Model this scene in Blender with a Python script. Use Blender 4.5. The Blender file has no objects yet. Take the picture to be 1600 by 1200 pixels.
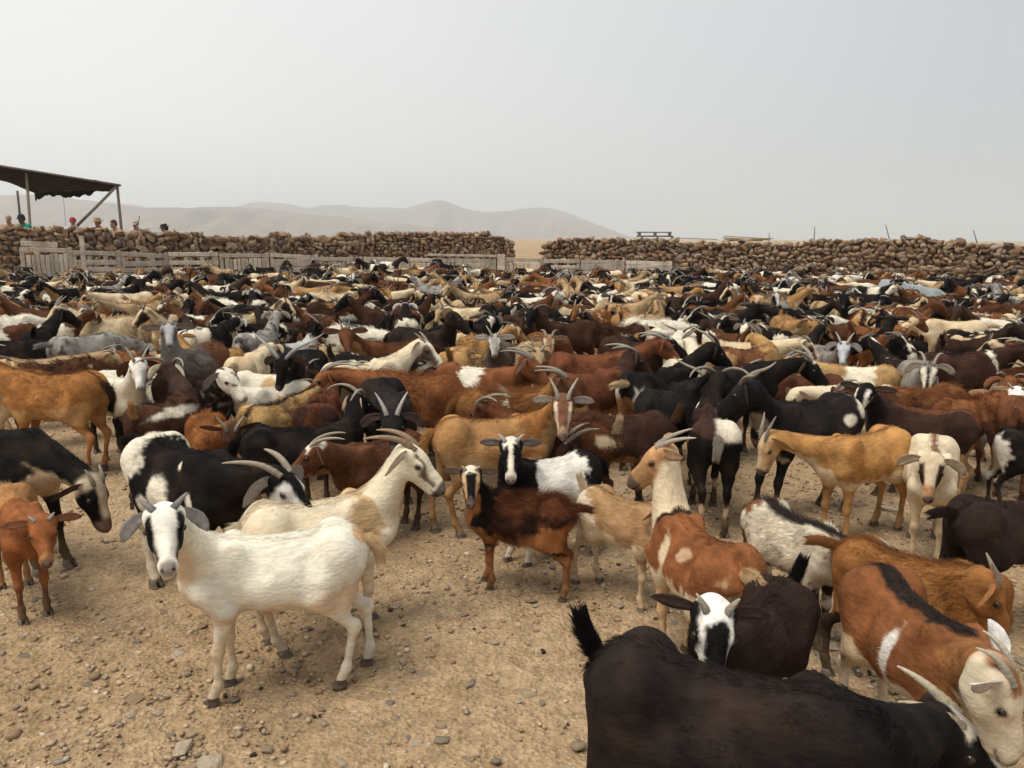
import bpy, math, random
import numpy as np
from mathutils import Matrix, Vector, Euler

scene = bpy.context.scene
COL = scene.collection
R = math.radians

# ---------------------------------------------------------------- camera
CAM_H, PITCH, ROLL, FPX = 1.62, 10.5, 0.30, 1230.0      # metres, degrees, degrees, focal length in 1600-px pixels
cam_data = bpy.data.cameras.new('camera')
cam_data.sensor_width = 36.0
cam_data.lens = 36.0 * FPX / 1600.0
cam_data.clip_start, cam_data.clip_end = 0.05, 40000
cam = bpy.data.objects.new('camera', cam_data)
COL.objects.link(cam)
CAM_R = Matrix.Rotation(R(90 - PITCH), 3, 'X') @ Matrix.Rotation(R(ROLL), 3, 'Z')
cam.matrix_world = Matrix.Translation((0, 0, CAM_H)) @ CAM_R.to_4x4()
scene.camera = cam

# ---------------------------------------------------------------- overcast, dusty sky and a veiled sun
SUN_EL, SUN_AZ = 66.0, 215.0            # azimuth: 0 = +X, 90 = +Y (away from the camera)
world = bpy.data.worlds.new('World')
scene.world = world
world.use_nodes = True
wt = world.node_tree
wt.nodes.clear()
w_out = wt.nodes.new('ShaderNodeOutputWorld')
w_bg = wt.nodes.new('ShaderNodeBackground')
w_sky = wt.nodes.new('ShaderNodeTexSky')
w_sky.sky_type = 'NISHITA'
w_sky.sun_disc = False
w_sky.sun_elevation = R(SUN_EL)
w_sky.sun_rotation = R(90 - SUN_AZ)
w_sky.air_density, w_sky.dust_density, w_sky.ozone_density = 1.0, 6.0, 1.0
SKY_STRENGTH = 0.10
w_tc = wt.nodes.new('ShaderNodeTexCoord')
w_dot = wt.nodes.new('ShaderNodeVectorMath'); w_dot.operation = 'DOT_PRODUCT'
w_dot.inputs[1].default_value = (-0.80, 0.55, 0.10)       # warm, brighter veil towards the left, cool grey to the right
wt.links.new(w_tc.outputs['Generated'], w_dot.inputs[0])
w_ramp = wt.nodes.new('ShaderNodeValToRGB')
w_ramp.color_ramp.elements[0].position = 0.10
w_ramp.color_ramp.elements[0].color = (0.475, 0.508, 0.532, 1)
w_ramp.color_ramp.elements[1].position = 0.92
w_ramp.color_ramp.elements[1].color = (0.828, 0.818, 0.795, 1)
wt.links.new(w_dot.outputs['Value'], w_ramp.inputs['Fac'])
w_cl = wt.nodes.new('ShaderNodeTexNoise')                 # barely visible cloud structure
w_cl.inputs['Scale'].default_value = 2.2
w_cl.inputs['Detail'].default_value = 4
wt.links.new(w_tc.outputs['Generated'], w_cl.inputs['Vector'])
w_mr = wt.nodes.new('ShaderNodeMapRange')
w_mr.inputs[3].default_value = 0.600 / SKY_STRENGTH
w_mr.inputs[4].default_value = 0.662 / SKY_STRENGTH
wt.links.new(w_cl.outputs[0], w_mr.inputs[0])
w_sc = wt.nodes.new('ShaderNodeVectorMath'); w_sc.operation = 'SCALE'
wt.links.new(w_ramp.outputs['Color'], w_sc.inputs[0])
wt.links.new(w_mr.outputs[0], w_sc.inputs['Scale'])
w_mix = wt.nodes.new('ShaderNodeMix'); w_mix.data_type = 'RGBA'
w_mix.inputs['Factor'].default_value = 0.93
wt.links.new(w_sky.outputs['Color'], w_mix.inputs[6])
wt.links.new(w_sc.outputs[0], w_mix.inputs[7])
wt.links.new(w_mix.outputs[2], w_bg.inputs['Color'])
w_bg.inputs['Strength'].default_value = SKY_STRENGTH
wt.links.new(w_bg.outputs[0], w_out.inputs['Surface'])

sun_data = bpy.data.lights.new('sun', 'SUN')
sun_data.energy = 1.5
sun_data.angle = R(32)
sun_data.color = (1.0, 0.93, 0.82)
sun = bpy.data.objects.new('sun', sun_data)
COL.objects.link(sun)
sd = Vector((math.cos(R(SUN_EL)) * math.cos(R(SUN_AZ)), math.cos(R(SUN_EL)) * math.sin(R(SUN_AZ)), math.sin(R(SUN_EL))))
sun.rotation_euler = sd.to_track_quat('Z', 'Y').to_euler()
sun.location = sd * 60

vs = scene.view_settings
vs.view_transform = 'Standard'; vs.look = 'None'
vs.exposure, vs.gamma = 0.95, 1.0
vs.use_curve_mapping = False
scene.render.resolution_x, scene.render.resolution_y = 1024, 768
cy = scene.cycles
cy.max_bounces, cy.diffuse_bounces, cy.glossy_bounces = 6, 3, 2
cy.transparent_max_bounces, cy.volume_bounces = 8, 2
cy.use_denoising = True

# ---------------------------------------------------------------- helpers
def ray(px, py):
    d = CAM_R @ Vector(((px - 800) / FPX, -(py - 600) / FPX, -1.0))
    return d
def on_z(px, py, z=0.0):                # point of the picture at height z above the ground
    d = ray(px, py); t = (z - CAM_H) / d.z
    return Vector((d.x * t, d.y * t, z))
def on_y(px, py, Y):                    # point of the picture at distance Y
    d = ray(px, py); t = Y / d.y
    return Vector((d.x * t, Y, CAM_H + d.z * t))
_RI = CAM_R.transposed()
def to_px(p):
    q = _RI @ (Vector(p) - Vector((0, 0, CAM_H)))
    return 800 - FPX * q.x / q.z, 600 + FPX * q.y / q.z

_LAT = np.random.RandomState(7).rand(32, 32, 32).astype(np.float32)
def vnoise(P):
    i = np.floor(P).astype(np.int64); f = (P - i).astype(np.float32)
    f = f * f * (3 - 2 * f)
    i0 = i & 31; i1 = (i + 1) & 31
    x0, y0, z0 = i0.T; x1, y1, z1 = i1.T
    fx, fy, fz = f.T
    L = _LAT
    a = L[x0, y0, z0] * (1 - fx) + L[x1, y0, z0] * fx
    b = L[x0, y1, z0] * (1 - fx) + L[x1, y1, z0] * fx
    c = L[x0, y0, z1] * (1 - fx) + L[x1, y0, z1] * fx
    d = L[x0, y1, z1] * (1 - fx) + L[x1, y1, z1] * fx
    return (a * (1 - fy) + b * fy) * (1 - fz) + (c * (1 - fy) + d * fy) * fz
def fbm(P, octaves=3):                  # about -1..1
    s, a, t = 0, 1.0, 0
    P = np.asarray(P, dtype=np.float64)
    for o in range(octaves):
        s = s + a * (vnoise(P * (2.03 ** o) + 5.3 * o) * 2 - 1); t += a; a *= .5
    return s / t * 1.5

def smooth(e0, e1, x):
    t = np.clip((x - e0) / (e1 - e0), 0, 1)
    return t * t * (3 - 2 * t)

def mesh_np(name, V, quads=None, tris=None, col=None, shade=True):
    me = bpy.data.meshes.new(name)
    V = np.ascontiguousarray(V, dtype=np.float32)
    nq = 0 if quads is None else len(quads); nt = 0 if tris is None else len(tris)
    loops = []
    if nq: loops.append(np.asarray(quads, dtype=np.int32).ravel())
    if nt: loops.append(np.asarray(tris, dtype=np.int32).ravel())
    lv = np.concatenate(loops)
    starts = np.concatenate([np.arange(nq) * 4, nq * 4 + np.arange(nt) * 3]).astype(np.int32)
    me.vertices.add(len(V)); me.vertices.foreach_set('co', V.ravel())
    me.loops.add(len(lv)); me.loops.foreach_set('vertex_index', lv)
    me.polygons.add(nq + nt); me.polygons.foreach_set('loop_start', starts)
    me.polygons.foreach_set('loop_total', np.concatenate([np.full(nq, 4), np.full(nt, 3)]).astype(np.int32))
    if shade: me.polygons.foreach_set('use_smooth', np.ones(nq + nt, dtype=bool))
    me.update(calc_edges=True)
    me.validate()
    if col is not None:
        a = me.attributes.new('Col', 'FLOAT_COLOR', 'POINT')
        c = np.ones((len(V), 4), dtype=np.float32); c[:, :3] = col
        a.data.foreach_set('color', c.ravel())
    return me

class MB:                               # small mesh collector: boxes, tubes, lumps; ends up as ONE mesh
    def __init__(s): s.V, s.F, s.C, s.n = [], [], [], 0
    def add(s, V, F, c=(1, 1, 1)):
        V = np.asarray(V, dtype=np.float64)
        s.V.append(V); s.F += [tuple(i + s.n for i in f) for f in F]
        c = np.asarray(c, dtype=np.float64)
        s.C.append(np.tile(c, (len(V), 1)) if c.ndim == 1 else c)
        s.n += len(V)
    def box(s, c, size, rot=None, col=(1, 1, 1), bevel=0.0):
        hx, hy, hz = [k / 2 for k in size]
        if bevel <= 0:
            V = np.array([(x, y, z) for x in (-hx, hx) for y in (-hy, hy) for z in (-hz, hz)])
            F = [(0, 1, 3, 2), (4, 6, 7, 5), (0, 4, 5, 1), (2, 3, 7, 6), (0, 2, 6, 4), (1, 5, 7, 3)]
        else:
            b = min(bevel, hx * .9, hy * .9, hz * .9)
            V, idx = [], {}
            for sx in (-1, 1):
                for sy in (-1, 1):
                    for sz in (-1, 1):
                        for ax in range(3):
                            p = [sx * (hx - b), sy * (hy - b), sz * (hz - b)]
                            p[ax] = (sx * hx, sy * hy, sz * hz)[ax]
                            idx[sx, sy, sz, ax] = len(V); V.append(p)
            g = lambda sx, sy, sz, ax: idx[sx, sy, sz, ax]
            F = []
            for q in (1, -1):
                for ax in range(3):
                    o = [(-1, -1), (1, -1), (1, 1), (-1, 1)]
                    if q < 0: o = o[::-1]
                    f = []
                    for a, b2 in o:
                        k = [0, 0, 0]; k[ax] = q; k[(ax + 1) % 3] = a; k[(ax + 2) % 3] = b2
                        f.append(g(*k, ax))
                    F.append(tuple(f))
            for ax in range(3):
                a1, a2 = (ax + 1) % 3, (ax + 2) % 3
                for q1 in (-1, 1):
                    for q2 in (-1, 1):
                        k0 = [0, 0, 0]; k0[ax] = -1; k0[a1] = q1; k0[a2] = q2
                        k1 = list(k0); k1[ax] = 1
                        f = (g(*k0, a1), g(*k1, a1), g(*k1, a2), g(*k0, a2))
                        F.append(f if q1 * q2 < 0 else f[::-1])
            for sx in (-1, 1):
                for sy in (-1, 1):
                    for sz in (-1, 1):
                        f = (g(sx, sy, sz, 0), g(sx, sy, sz, 1), g(sx, sy, sz, 2))
                        F.append(f if sx * sy * sz > 0 else f[::-1])
            V = np.array(V)
        if rot is not None: V = V @ np.array(rot).T
        s.add(V + np.array(c), F, col)
    def tube(s, pts, rad, n=8, col=(1, 1, 1), up=(0, 0, 1), cap=True, flat=1.0):
        pts = np.asarray(pts, dtype=np.float64); m = len(pts)
        rad = np.full(m, rad) if np.isscalar(rad) else np.asarray(rad)
        T = np.gradient(pts, axis=0); T /= np.linalg.norm(T, axis=1)[:, None] + 1e-12
        V, nrm = [], np.array(up, dtype=float)
        if abs(nrm @ T[0]) > .95: nrm = np.array((1., 0, 0))
        for i in range(m):
            nrm = nrm - T[i] * (nrm @ T[i]); nrm /= np.linalg.norm(nrm) + 1e-12
            b = np.cross(T[i], nrm)
            a = np.arange(n) * 2 * math.pi / n
            V.append(pts[i] + rad[i] * (np.cos(a)[:, None] * b + flat * np.sin(a)[:, None] * nrm))
        V = np.concatenate(V); F = []
        for i in range(m - 1):
            for j in range(n):
                k = (j + 1) % n
                F.append((i * n + j, i * n + k, (i + 1) * n + k, (i + 1) * n + j))
        if cap:
            F.append(tuple(range(n))[::-1]); F.append(tuple(range((m - 1) * n, m * n)))
        c = np.asarray(col, dtype=float)
        if c.ndim == 2: c = np.repeat(c, n, axis=0)
        s.add(V, F, c)
    def mesh(s, name, shade=True):
        V = np.concatenate(s.V)
        me = bpy.data.meshes.new(name)
        me.from_pydata(V.tolist(), [], s.F)
        if shade: me.polygons.foreach_set('use_smooth', np.ones(len(me.polygons), dtype=bool))
        a = me.attributes.new('Col', 'FLOAT_COLOR', 'POINT')
        c = np.ones((len(V), 4), dtype=np.float32); c[:, :3] = np.concatenate(s.C)
        a.data.foreach_set('color', c.ravel())
        me.update()
        return me

def link(name, me, mat=None, parent=None, loc=None, rot=None, scale=None):
    o = bpy.data.objects.new(name, me)
    COL.objects.link(o)
    if mat is not None and me is not None and len(me.materials) == 0: me.materials.append(mat)
    if parent is not None: o.parent = parent
    if loc is not None: o.location = loc
    if rot is not None: o.rotation_euler = rot
    if scale is not None: o.scale = (scale,) * 3 if np.isscalar(scale) else scale
    return o
def tag(o, label=None, cat=None, group=None, kind=None):
    if label: o['label'] = label
    if cat: o['category'] = cat
    if group: o['group'] = group
    if kind: o['kind'] = kind
    return o
def empty(name, loc=(0, 0, 0), rz=0.0, scale=1.0):
    o = bpy.data.objects.new(name, None)
    COL.objects.link(o)
    o.empty_display_size = .2
    o.location = loc; o.rotation_euler = (0, 0, rz); o.scale = (scale,) * 3
    return o

# ---------------------------------------------------------------- materials
def new_mat(name):
    m = bpy.data.materials.new(name); m.use_nodes = True
    nt = m.node_tree; bs = nt.nodes['Principled BSDF']
    return m, nt, bs
def N(nt, typ, **kw):
    n = nt.nodes.new(typ)
    for k, v in kw.items():
        if k.startswith('i_'): n.inputs[k[2:].replace('_', ' ')].default_value = v
        else: setattr(n, k, v)
    return n
def col_mat(name, rough=.8, grain=40.0, amount=.18, bump=.0, bscale=60.0, stretch=(1, 1, 1), sheen=0.0, spec=.3, dirt=None):
    """vertex colour of the piece x procedural grain, plus procedural relief"""
    m, nt, bs = new_mat(name); L = nt.links.new
    at = N(nt, 'ShaderNodeAttribute', attribute_name='Col')
    tc = N(nt, 'ShaderNodeTexCoord')
    mp = N(nt, 'ShaderNodeMapping'); mp.inputs['Scale'].default_value = stretch
    L(tc.outputs['Object'], mp.inputs['Vector'])
    nz = N(nt, 'ShaderNodeTexNoise'); nz.inputs['Scale'].default_value = grain; nz.inputs['Detail'].default_value = 4
    L(mp.outputs[0], nz.inputs['Vector'])
    mr = N(nt, 'ShaderNodeMapRange'); mr.inputs[1].default_value = .25; mr.inputs[2].default_value = .75
    mr.inputs[3].default_value = 1 - amount; mr.inputs[4].default_value = 1 + amount
    L(nz.outputs[0], mr.inputs[0])
    sc = N(nt, 'ShaderNodeVectorMath', operation='SCALE')
    L(at.outputs['Color'], sc.inputs[0]); L(mr.outputs[0], sc.inputs['Scale'])
    last = sc.outputs[0]
    oi = N(nt, 'ShaderNodeObjectInfo')
    if dirt is not None:
        n2 = N(nt, 'ShaderNodeTexNoise'); n2.inputs['Scale'].default_value = grain * .22; n2.inputs['Detail'].default_value = 5
        L(tc.outputs['Object'], n2.inputs['Vector'])
        r2 = N(nt, 'ShaderNodeMapRange'); r2.inputs[1].default_value = .45; r2.inputs[2].default_value = .75; r2.inputs[4].default_value = .7
        L(n2.outputs[0], r2.inputs[0])
        mx = N(nt, 'ShaderNodeMix', data_type='RGBA'); mx.inputs[7].default_value = (*dirt, 1)
        L(r2.outputs[0], mx.inputs['Factor']); L(last, mx.inputs[6]); last = mx.outputs[2]
    L(last, bs.inputs['Base Color'])
    bs.inputs['Roughness'].default_value = rough
    bs.inputs['Specular IOR Level'].default_value = spec
    if sheen:
        bs.inputs['Sheen Weight'].default_value = sheen
        bs.inputs['Sheen Roughness'].default_value = .5
    if bump:
        nb = N(nt, 'ShaderNodeTexNoise'); nb.inputs['Scale'].default_value = bscale; nb.inputs['Detail'].default_value = 5
        L(mp.outputs[0], nb.inputs['Vector'])
        bp = N(nt, 'ShaderNodeBump'); bp.inputs['Strength'].default_value = bump; bp.inputs['Distance'].default_value = .02
        L(nb.outputs[0], bp.inputs['Height']); L(bp.outputs[0], bs.inputs['Normal'])
    return m

M_COAT = col_mat('goat_coat', rough=.85, grain=40, amount=.13, bump=.26, bscale=60, stretch=(.45, 1.6, 1.3), sheen=0, spec=.09)
M_FUR = col_mat('goat_hair', rough=.75, grain=30, amount=.14, sheen=0, spec=.08)
M_HORN = col_mat('horn', rough=.5, grain=60, amount=.2, bump=.3, bscale=90, spec=.4)
M_EAR = col_mat('goat_ear', rough=.8, grain=50, amount=.2, bump=.3, bscale=80, spec=.2)
M_EYE = col_mat('goat_eye', rough=.12, grain=10, amount=.05, spec=.6)
M_HOOF = col_mat('hoof', rough=.55, grain=60, amount=.25, bump=.3, bscale=80, spec=.35)
# ================================================================ goats
# A goat is one continuous body skinned from a smooth field of anatomical masses (surface nets), with horns, ears, eyes,
# hooves and tail as parts.  Local frame: +X = forward, Z = up, origin on the ground; withers 0.70 m high.
WHT = (.74, .67, .54); CRM = (.66, .52, .34); TAN = (.38, .205, .085); GLD = (.40, .19, .055); RST = (.215, .078, .026)
RED = (.20, .066, .026); BRN = (.085, .034, .017); DBR = (.028, .0135, .009); BLK = (.0085, .0072, .0068)
GRY = (.20, .185, .17); LGR = (.44, .42, .38); ORG = (.33, .135, .04); PNK = (.42, .25, .19); FAWN = (.50, .34, .19)

class Field:
    def __init__(s, lo, hi, h):
        s.h = h; s.lo = np.array(lo) - 3 * h
        n = np.ceil((np.array(hi) + 3 * h - s.lo) / h).astype(int) + 1
        s.ax = [s.lo[i] + h * np.arange(n[i]) for i in range(3)]
        s.F = np.full(n, .5, dtype=np.float32)
    def add(s, prim, k=.03, sub=False):
        f, lo, hi = prim
        pad = k + 2.5 * s.h
        sl = []
        for i in range(3):
            a = int(np.searchsorted(s.ax[i], lo[i] - pad)); b = int(np.searchsorted(s.ax[i], hi[i] + pad))
            if b <= a: return
            sl.append(slice(a, b))
        sl = tuple(sl)
        X = s.ax[0][sl[0]].astype(np.float32)[:, None, None]; Y = s.ax[1][sl[1]].astype(np.float32)[None, :, None]; Z = s.ax[2][sl[2]].astype(np.float32)[None, None, :]
        d = f(X, Y, Z); A = s.F[sl]
        if sub:
            hh = np.clip(.5 - .5 * (d + A) / k, 0, 1)
            s.F[sl] = A * (1 - hh) - d * hh + k * hh * (1 - hh)
        else:
            hh = np.clip(.5 + .5 * (A - d) / k, 0, 1)
            s.F[sl] = A * (1 - hh) + d * hh - k * hh * (1 - hh)

def p_cone(a, b, ra, rb):
    a = np.asarray(a, dtype=float); b = np.asarray(b, dtype=float); ba = b - a; L2 = float(ba @ ba) + 1e-9
    def f(X, Y, Z):
        x, y, z = X - a[0], Y - a[1], Z - a[2]
        t = np.clip((x * ba[0] + y * ba[1] + z * ba[2]) / L2, 0, 1)
        return np.sqrt((x - ba[0] * t) ** 2 + (y - ba[1] * t) ** 2 + (z - ba[2] * t) ** 2) - (ra + (rb - ra) * t)
    r = max(ra, rb)
    return f, np.minimum(a, b) - r, np.maximum(a, b) + r
def p_ell(c, r, M=None):
    c = np.asarray(c, dtype=float); r = np.asarray(r, dtype=float); M = np.eye(3) if M is None else np.asarray(M)   # rows of M = local axes
    def f(X, Y, Z):
        x, y, z = X - c[0], Y - c[1], Z - c[2]
        q = [(M[i][0] * x + M[i][1] * y + M[i][2] * z) / r[i] for i in range(3)]
        k0 = np.sqrt(q[0] ** 2 + q[1] ** 2 + q[2] ** 2)
        k1 = np.sqrt((q[0] / r[0]) ** 2 + (q[1] / r[1]) ** 2 + (q[2] / r[2]) ** 2) + 1e-6
        return k0 * (k0 - 1) / k1
    e = np.sqrt(((M * r[:, None]) ** 2).sum(0))
    return f, c - e, c + e

BX = .90
_ST = np.array([  # x, top, bottom, half width
    (-.425, .590, .565, .012), (-.41, .625, .530, .042), (-.38, .660, .492, .072), (-.33, .693, .462, .092), (-.26, .703, .448, .102), (-.15, .686, .412, .116),
    (-.02, .676, .378, .127), (.10, .680, .370, .120), (.20, .698, .372, .104), (.28, .696, .388, .087), (.34, .650, .412, .070), (.385, .590, .450, .047), (.405, .53, .49, .013)])
_ST[:, 0] *= BX
def _dense(st, n=240):
    x = np.linspace(st[0, 0], st[-1, 0], n); out = [x]
    for c in (1, 2, 3):
        y = np.interp(x, st[:, 0], st[:, c])
        k = np.exp(-.5 * (np.arange(-9, 10) / 4.) ** 2); k /= k.sum()
        out.append(np.convolve(np.pad(y, 9, mode='edge'), k, 'valid'))
    return out
_TX, _TT, _TB, _TW = _dense(_ST)

def torso_prim(fat=1.0, sway=0.0):
    T = _TT + sway * -.03 * np.exp(-((_TX + .0) / .14) ** 2); B = _TB - (fat - 1) * .12 * np.exp(-((_TX + .03) / .18) ** 2)
    W = _TW * (1 + (fat - 1) * np.exp(-((_TX + .05) / .2) ** 2))
    cz, hz = (T + B) / 2, (T - B) / 2
    def f(X, Y, Z):
        xx = X.ravel(); sh = (-1, 1, 1)
        c = np.interp(xx, _TX, cz).astype(np.float32).reshape(sh); h = np.interp(xx, _TX, hz).astype(np.float32).reshape(sh); w = np.interp(xx, _TX, W).astype(np.float32).reshape(sh)
        v = (Z - c) / h
        wl = w * (1 - .42 * np.clip(v, 0, 1) ** 1.6 - .10 * np.clip(-v, 0, 1) ** 2)
        q = np.sqrt((Y / wl) ** 2 + v ** 2)
        d = (q - 1) * np.minimum(h, w) * .9
        ex = np.maximum(np.maximum(_TX[0] - X, X - _TX[-1]), 0)
        return np.where(ex > 0, np.maximum(d, 0) + ex, d)
    return (f, np.array((_TX[0], -W.max(), B.min())), np.array((_TX[-1], W.max(), T.max()))), (cz, hz)

def surface_nets(G):
    F, h = G.F, G.h
    S = F < 0
    c = np.zeros(tuple(n - 1 for n in F.shape), dtype=np.int8)
    offs = [(i, j, k) for i in (0, 1) for j in (0, 1) for k in (0, 1)]
    nx, ny, nz = c.shape
    for i, j, k in offs: c += S[i:i + nx, j:j + ny, k:k + nz]
    mask = (c > 0) & (c < 8)
    ijk = np.argwhere(mask); n = len(ijk)
    idx = np.full(c.shape, -1, dtype=np.int64); idx[mask] = np.arange(n)
    val = {o: F[ijk[:, 0] + o[0], ijk[:, 1] + o[1], ijk[:, 2] + o[2]] for o in offs}
    acc = np.zeros((n, 3)); cnt = np.zeros(n)
    for a in offs:
        for ax in range(3):
            if a[ax]: continue
            b = list(a); b[ax] = 1; b = tuple(b)
            va, vb = val[a], val[b]
            cr = (va < 0) != (vb < 0)
            t = np.where(cr, va / np.where(cr, va - vb, 1), 0)
            p = np.tile(np.array(a, dtype=float), (n, 1)); p[:, ax] = t
            acc += p * cr[:, None]; cnt += cr
    V = G.lo + h * (ijk + acc / cnt[:, None])
    Q = []
    for ax in range(3):
        a1, a2 = (ax + 1) % 3, (ax + 2) % 3
        sa = [slice(None)] * 3; sb = [slice(None)] * 3
        sa[ax] = slice(0, -1); sb[ax] = slice(1, None)
        A, B = S[tuple(sa)], S[tuple(sb)]
        e = np.argwhere(A != B)
        ok = (e[:, a1] > 0) & (e[:, a2] > 0) & (e[:, a1] < c.shape[a1]) & (e[:, a2] < c.shape[a2])
        e = e[ok]
        def cell(d1, d2):
            q = e.copy(); q[:, a1] += d1; q[:, a2] += d2
            return idx[q[:, 0], q[:, 1], q[:, 2]]
        q = np.stack([cell(-1, -1), cell(0, -1), cell(0, 0), cell(-1, 0)], 1)
        fl = ~A[e[:, 0], e[:, 1], e[:, 2]]
        q[fl] = q[fl][:, ::-1]
        Q.append(q)
    Q = np.concatenate(Q)
    Q = Q[(Q >= 0).all(1)]
    for _ in range(2):                     # light relaxation removes voxel stair-steps
        s = np.zeros_like(V); m = np.zeros(n)
        cen = V[Q].mean(1)
        for k in range(4):
            np.add.at(s, Q[:, k], cen); np.add.at(m, Q[:, k], 1)
        V = V * .45 + .55 * s / np.maximum(m, 1)[:, None]
    return V, Q

def vnormals(V, Q):
    n = np.cross(V[Q[:, 2]] - V[Q[:, 0]], V[Q[:, 3]] - V[Q[:, 1]])
    out = np.zeros_like(V)
    for k in range(4): np.add.at(out, Q[:, k], n)
    return out / (np.linalg.norm(out, axis=1)[:, None] + 1e-12)

def unit(v):
    v = np.asarray(v, dtype=float); return v / np.linalg.norm(v)
def dirv(el, az): return np.array((math.cos(R(el)) * math.cos(R(az)), math.cos(R(el)) * math.sin(R(az)), math.sin(R(el))))
def wrap(a): return (a + 180) % 360 - 180

def bez(p, t):
    p0, p1, p2, p3 = p
    return ((1 - t) ** 3) * p0 + 3 * ((1 - t) ** 2) * t * p1 + 3 * (1 - t) * t * t * p2 + t ** 3 * p3

class Goat: pass
def pose_goat(ne=48, ny=0., hp=42, hy=0., hr=0., kid=0.0, fat=1.0, legs=(0, 0, 0, 0), h=.012, nl=1.0, udder=0.0, beard=0.0, shag=0.0, fine_legs=True, hs=1.05):
    """ne/ny neck elevation and yaw, hp/hy nose pitch below horizontal and yaw (all relative to the body heading)"""
    g = Goat(); prims = []
    A = lambda reg, k, prim, sub=False: prims.append((reg, k, prim, sub))
    tor, (g.cz, g.hz) = torso_prim(fat)
    A('t', .03, tor)
    for s in (-1, 1):
        A('t', .05, p_ell((-.262 * BX, s * .076, .660), (.042, .028, .034)))
        A('t', .05, p_ell((.20 * BX, s * .074, .560), (.078, .036, .135), Matrix.Rotation(R(12), 3, 'Y')))
        A('t', .06, p_ell((-.04, s * .078 * fat, .475), (.15, .052, .09)))
        A('t', .05, p_ell((-.160, s * .148, .590), (.055, .055, .065)), True)
        A('t', .05, p_ell((.09, s * .142, .60), (.045, .030, .07)), True)
    # legs
    fat_l = 1.0 if fine_legs else 1.35
    g.feet = []
    lk = 1 + .10 * kid
    def rot(p, piv, ang):
        c, s_ = math.cos(R(ang)), math.sin(R(ang))
        x, z = p[0] - piv[0], p[2] - piv[2]
        return np.array((piv[0] + c * x - s_ * z, p[1], piv[2] + s_ * x + c * z))
    for i, s in enumerate((1, -1)):
        a = legs[i]
        piv = (.24, s * .08, .50)
        P = [(.285, s * .080, .490), (.222, s * .082, .405), (.245, s * .074, .232), (.243, s * .074, .085), (.262, s * .075, .036)]
        P = [rot(p, piv, a) - np.array((.026, s * .008, 0)) for p in P]
        dz = P[-1][2] - .036
        for q, wgt in zip(P[1:], (.15, .6, .95, 1)): q[2] -= dz * wgt
        A('l', .045, p_cone(P[0], P[1], .058, .040))
        A('l', .04, p_cone(P[1], P[2], .038, .0225 * fat_l))
        A('l', .018, p_ell(P[2] + np.array((.004, 0, -.004)), (.0255, .0225, .032)))
        A('l', .02, p_cone(P[2], P[3], .0185 * fat_l, .0165 * fat_l))
        A('l', .018, p_ell(P[3], (.022, .021, .022)))
        A('l', .015, p_cone(P[3], P[4], .0185 * fat_l, .024))
        g.feet.append((P[4], s))
    for i, s in enumerate((1, -1)):
        a = legs[2 + i]
        piv = (-.26, s * .08, .56)
        P = [(-.285, s * .072, .595), (-.215, s * .100, .425), (-.365, s * .078, .275), (-.350, s * .076, .09), (-.330, s * .078, .036)]
        P = [rot(p, piv, a) + np.array((.034, -s * .006, 0)) for p in P]
        dz = P[-1][2] - .036
        for q, wgt in zip(P[1:], (.15, .6, .95, 1)): q[2] -= dz * wgt
        A('l', .06, p_cone(P[0], P[1], .090, .060))
        A('l', .04, p_cone(P[0] + np.array((-.045, 0, -.06)), (P[1] + P[2]) / 2 + np.array((-.02, 0, .02)), .055, .034))
        A('l', .035, p_cone(P[1], P[2], .050, .022 * fat_l))
        A('l', .018, p_ell(P[2] + np.array((-.007, 0, .004)), (.027, .022, .035)))
        A('l', .02, p_cone(P[2], P[3], .0205 * fat_l, .0175 * fat_l))
        A('l', .018, p_ell(P[3], (.022, .021, .022)))
        A('l', .015, p_cone(P[3], P[4], .0185 * fat_l, .024))
        g.feet.append((P[4], s))
    if udder:
        A('l', .04, p_ell((-.21, 0, .40), (.075, .07, .075 * udder)))
    # neck
    nlen = .34 * nl * (1 - .08 * kid)
    p0 = np.array((.230, 0, .580)); d1 = dirv(min(ne * .55 + 12, 55) if ne > -10 else ne * .45, ny * .35); d2 = dirv(ne, ny)
    p1 = p0 + d1 * nlen * .42; p3 = p1 + d2 * nlen * .66; p2 = p1 + d2 * nlen * .3
    g.nk = [p0, p1, p2, p3]
    ts = np.linspace(0, 1, 7); pts = [bez(g.nk, t) for t in ts]
    rr = np.interp(ts, [0, .35, .7, 1], [.099, .071, .055, .050])
    for i in range(6): A('n', .03, p_cone(pts[i], pts[i + 1], rr[i], rr[i + 1]))
    A('n', .05, p_cone((.300, 0, .485), pts[3] + np.array((0, 0, -.02)), .060, .046))
    # head
    hk = hs * (1 + .12 * kid)
    f = dirv(-hp, hy); l = unit(np.cross((0, 0, 1), f)) if abs(f[2]) < .97 else dirv(0, hy + 90); u = np.cross(f, l)
    if hr:
        c, s_ = math.cos(R(hr)), math.sin(R(hr)); l, u = c * l + s_ * u, c * u - s_ * l
    o = pts[-1] + d2 * .022 - u * .0 + f * .0
    g.hf = (o, f, l, u, hk)
    H = lambda x, y, z: o + hk * (f * x + l * y + u * z)
    M = np.array((f, l, u))
    rs = lambda *r: np.array(r) * hk
    A('h', .03, p_ell(H(.030, 0, -.004), rs(.070, .052, .056), M))
    A('h', .025, p_ell(H(.072, 0, .014), rs(.055, .044, .036), M))
    A('h', .02, p_cone(H(.085, 0, -.012), H(.195, 0, -.022), .041 * hk, .027 * hk))
    A('h', .02, p_ell(H(.135, 0, .010), rs(.080, .021, .022), M))
    A('h', .016, p_ell(H(.212, 0, -.020), rs(.033, .029, .028), M))
    A('h', .016, p_ell(H(.203, 0, -.046), rs(.028, .021, .017), M))
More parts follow.
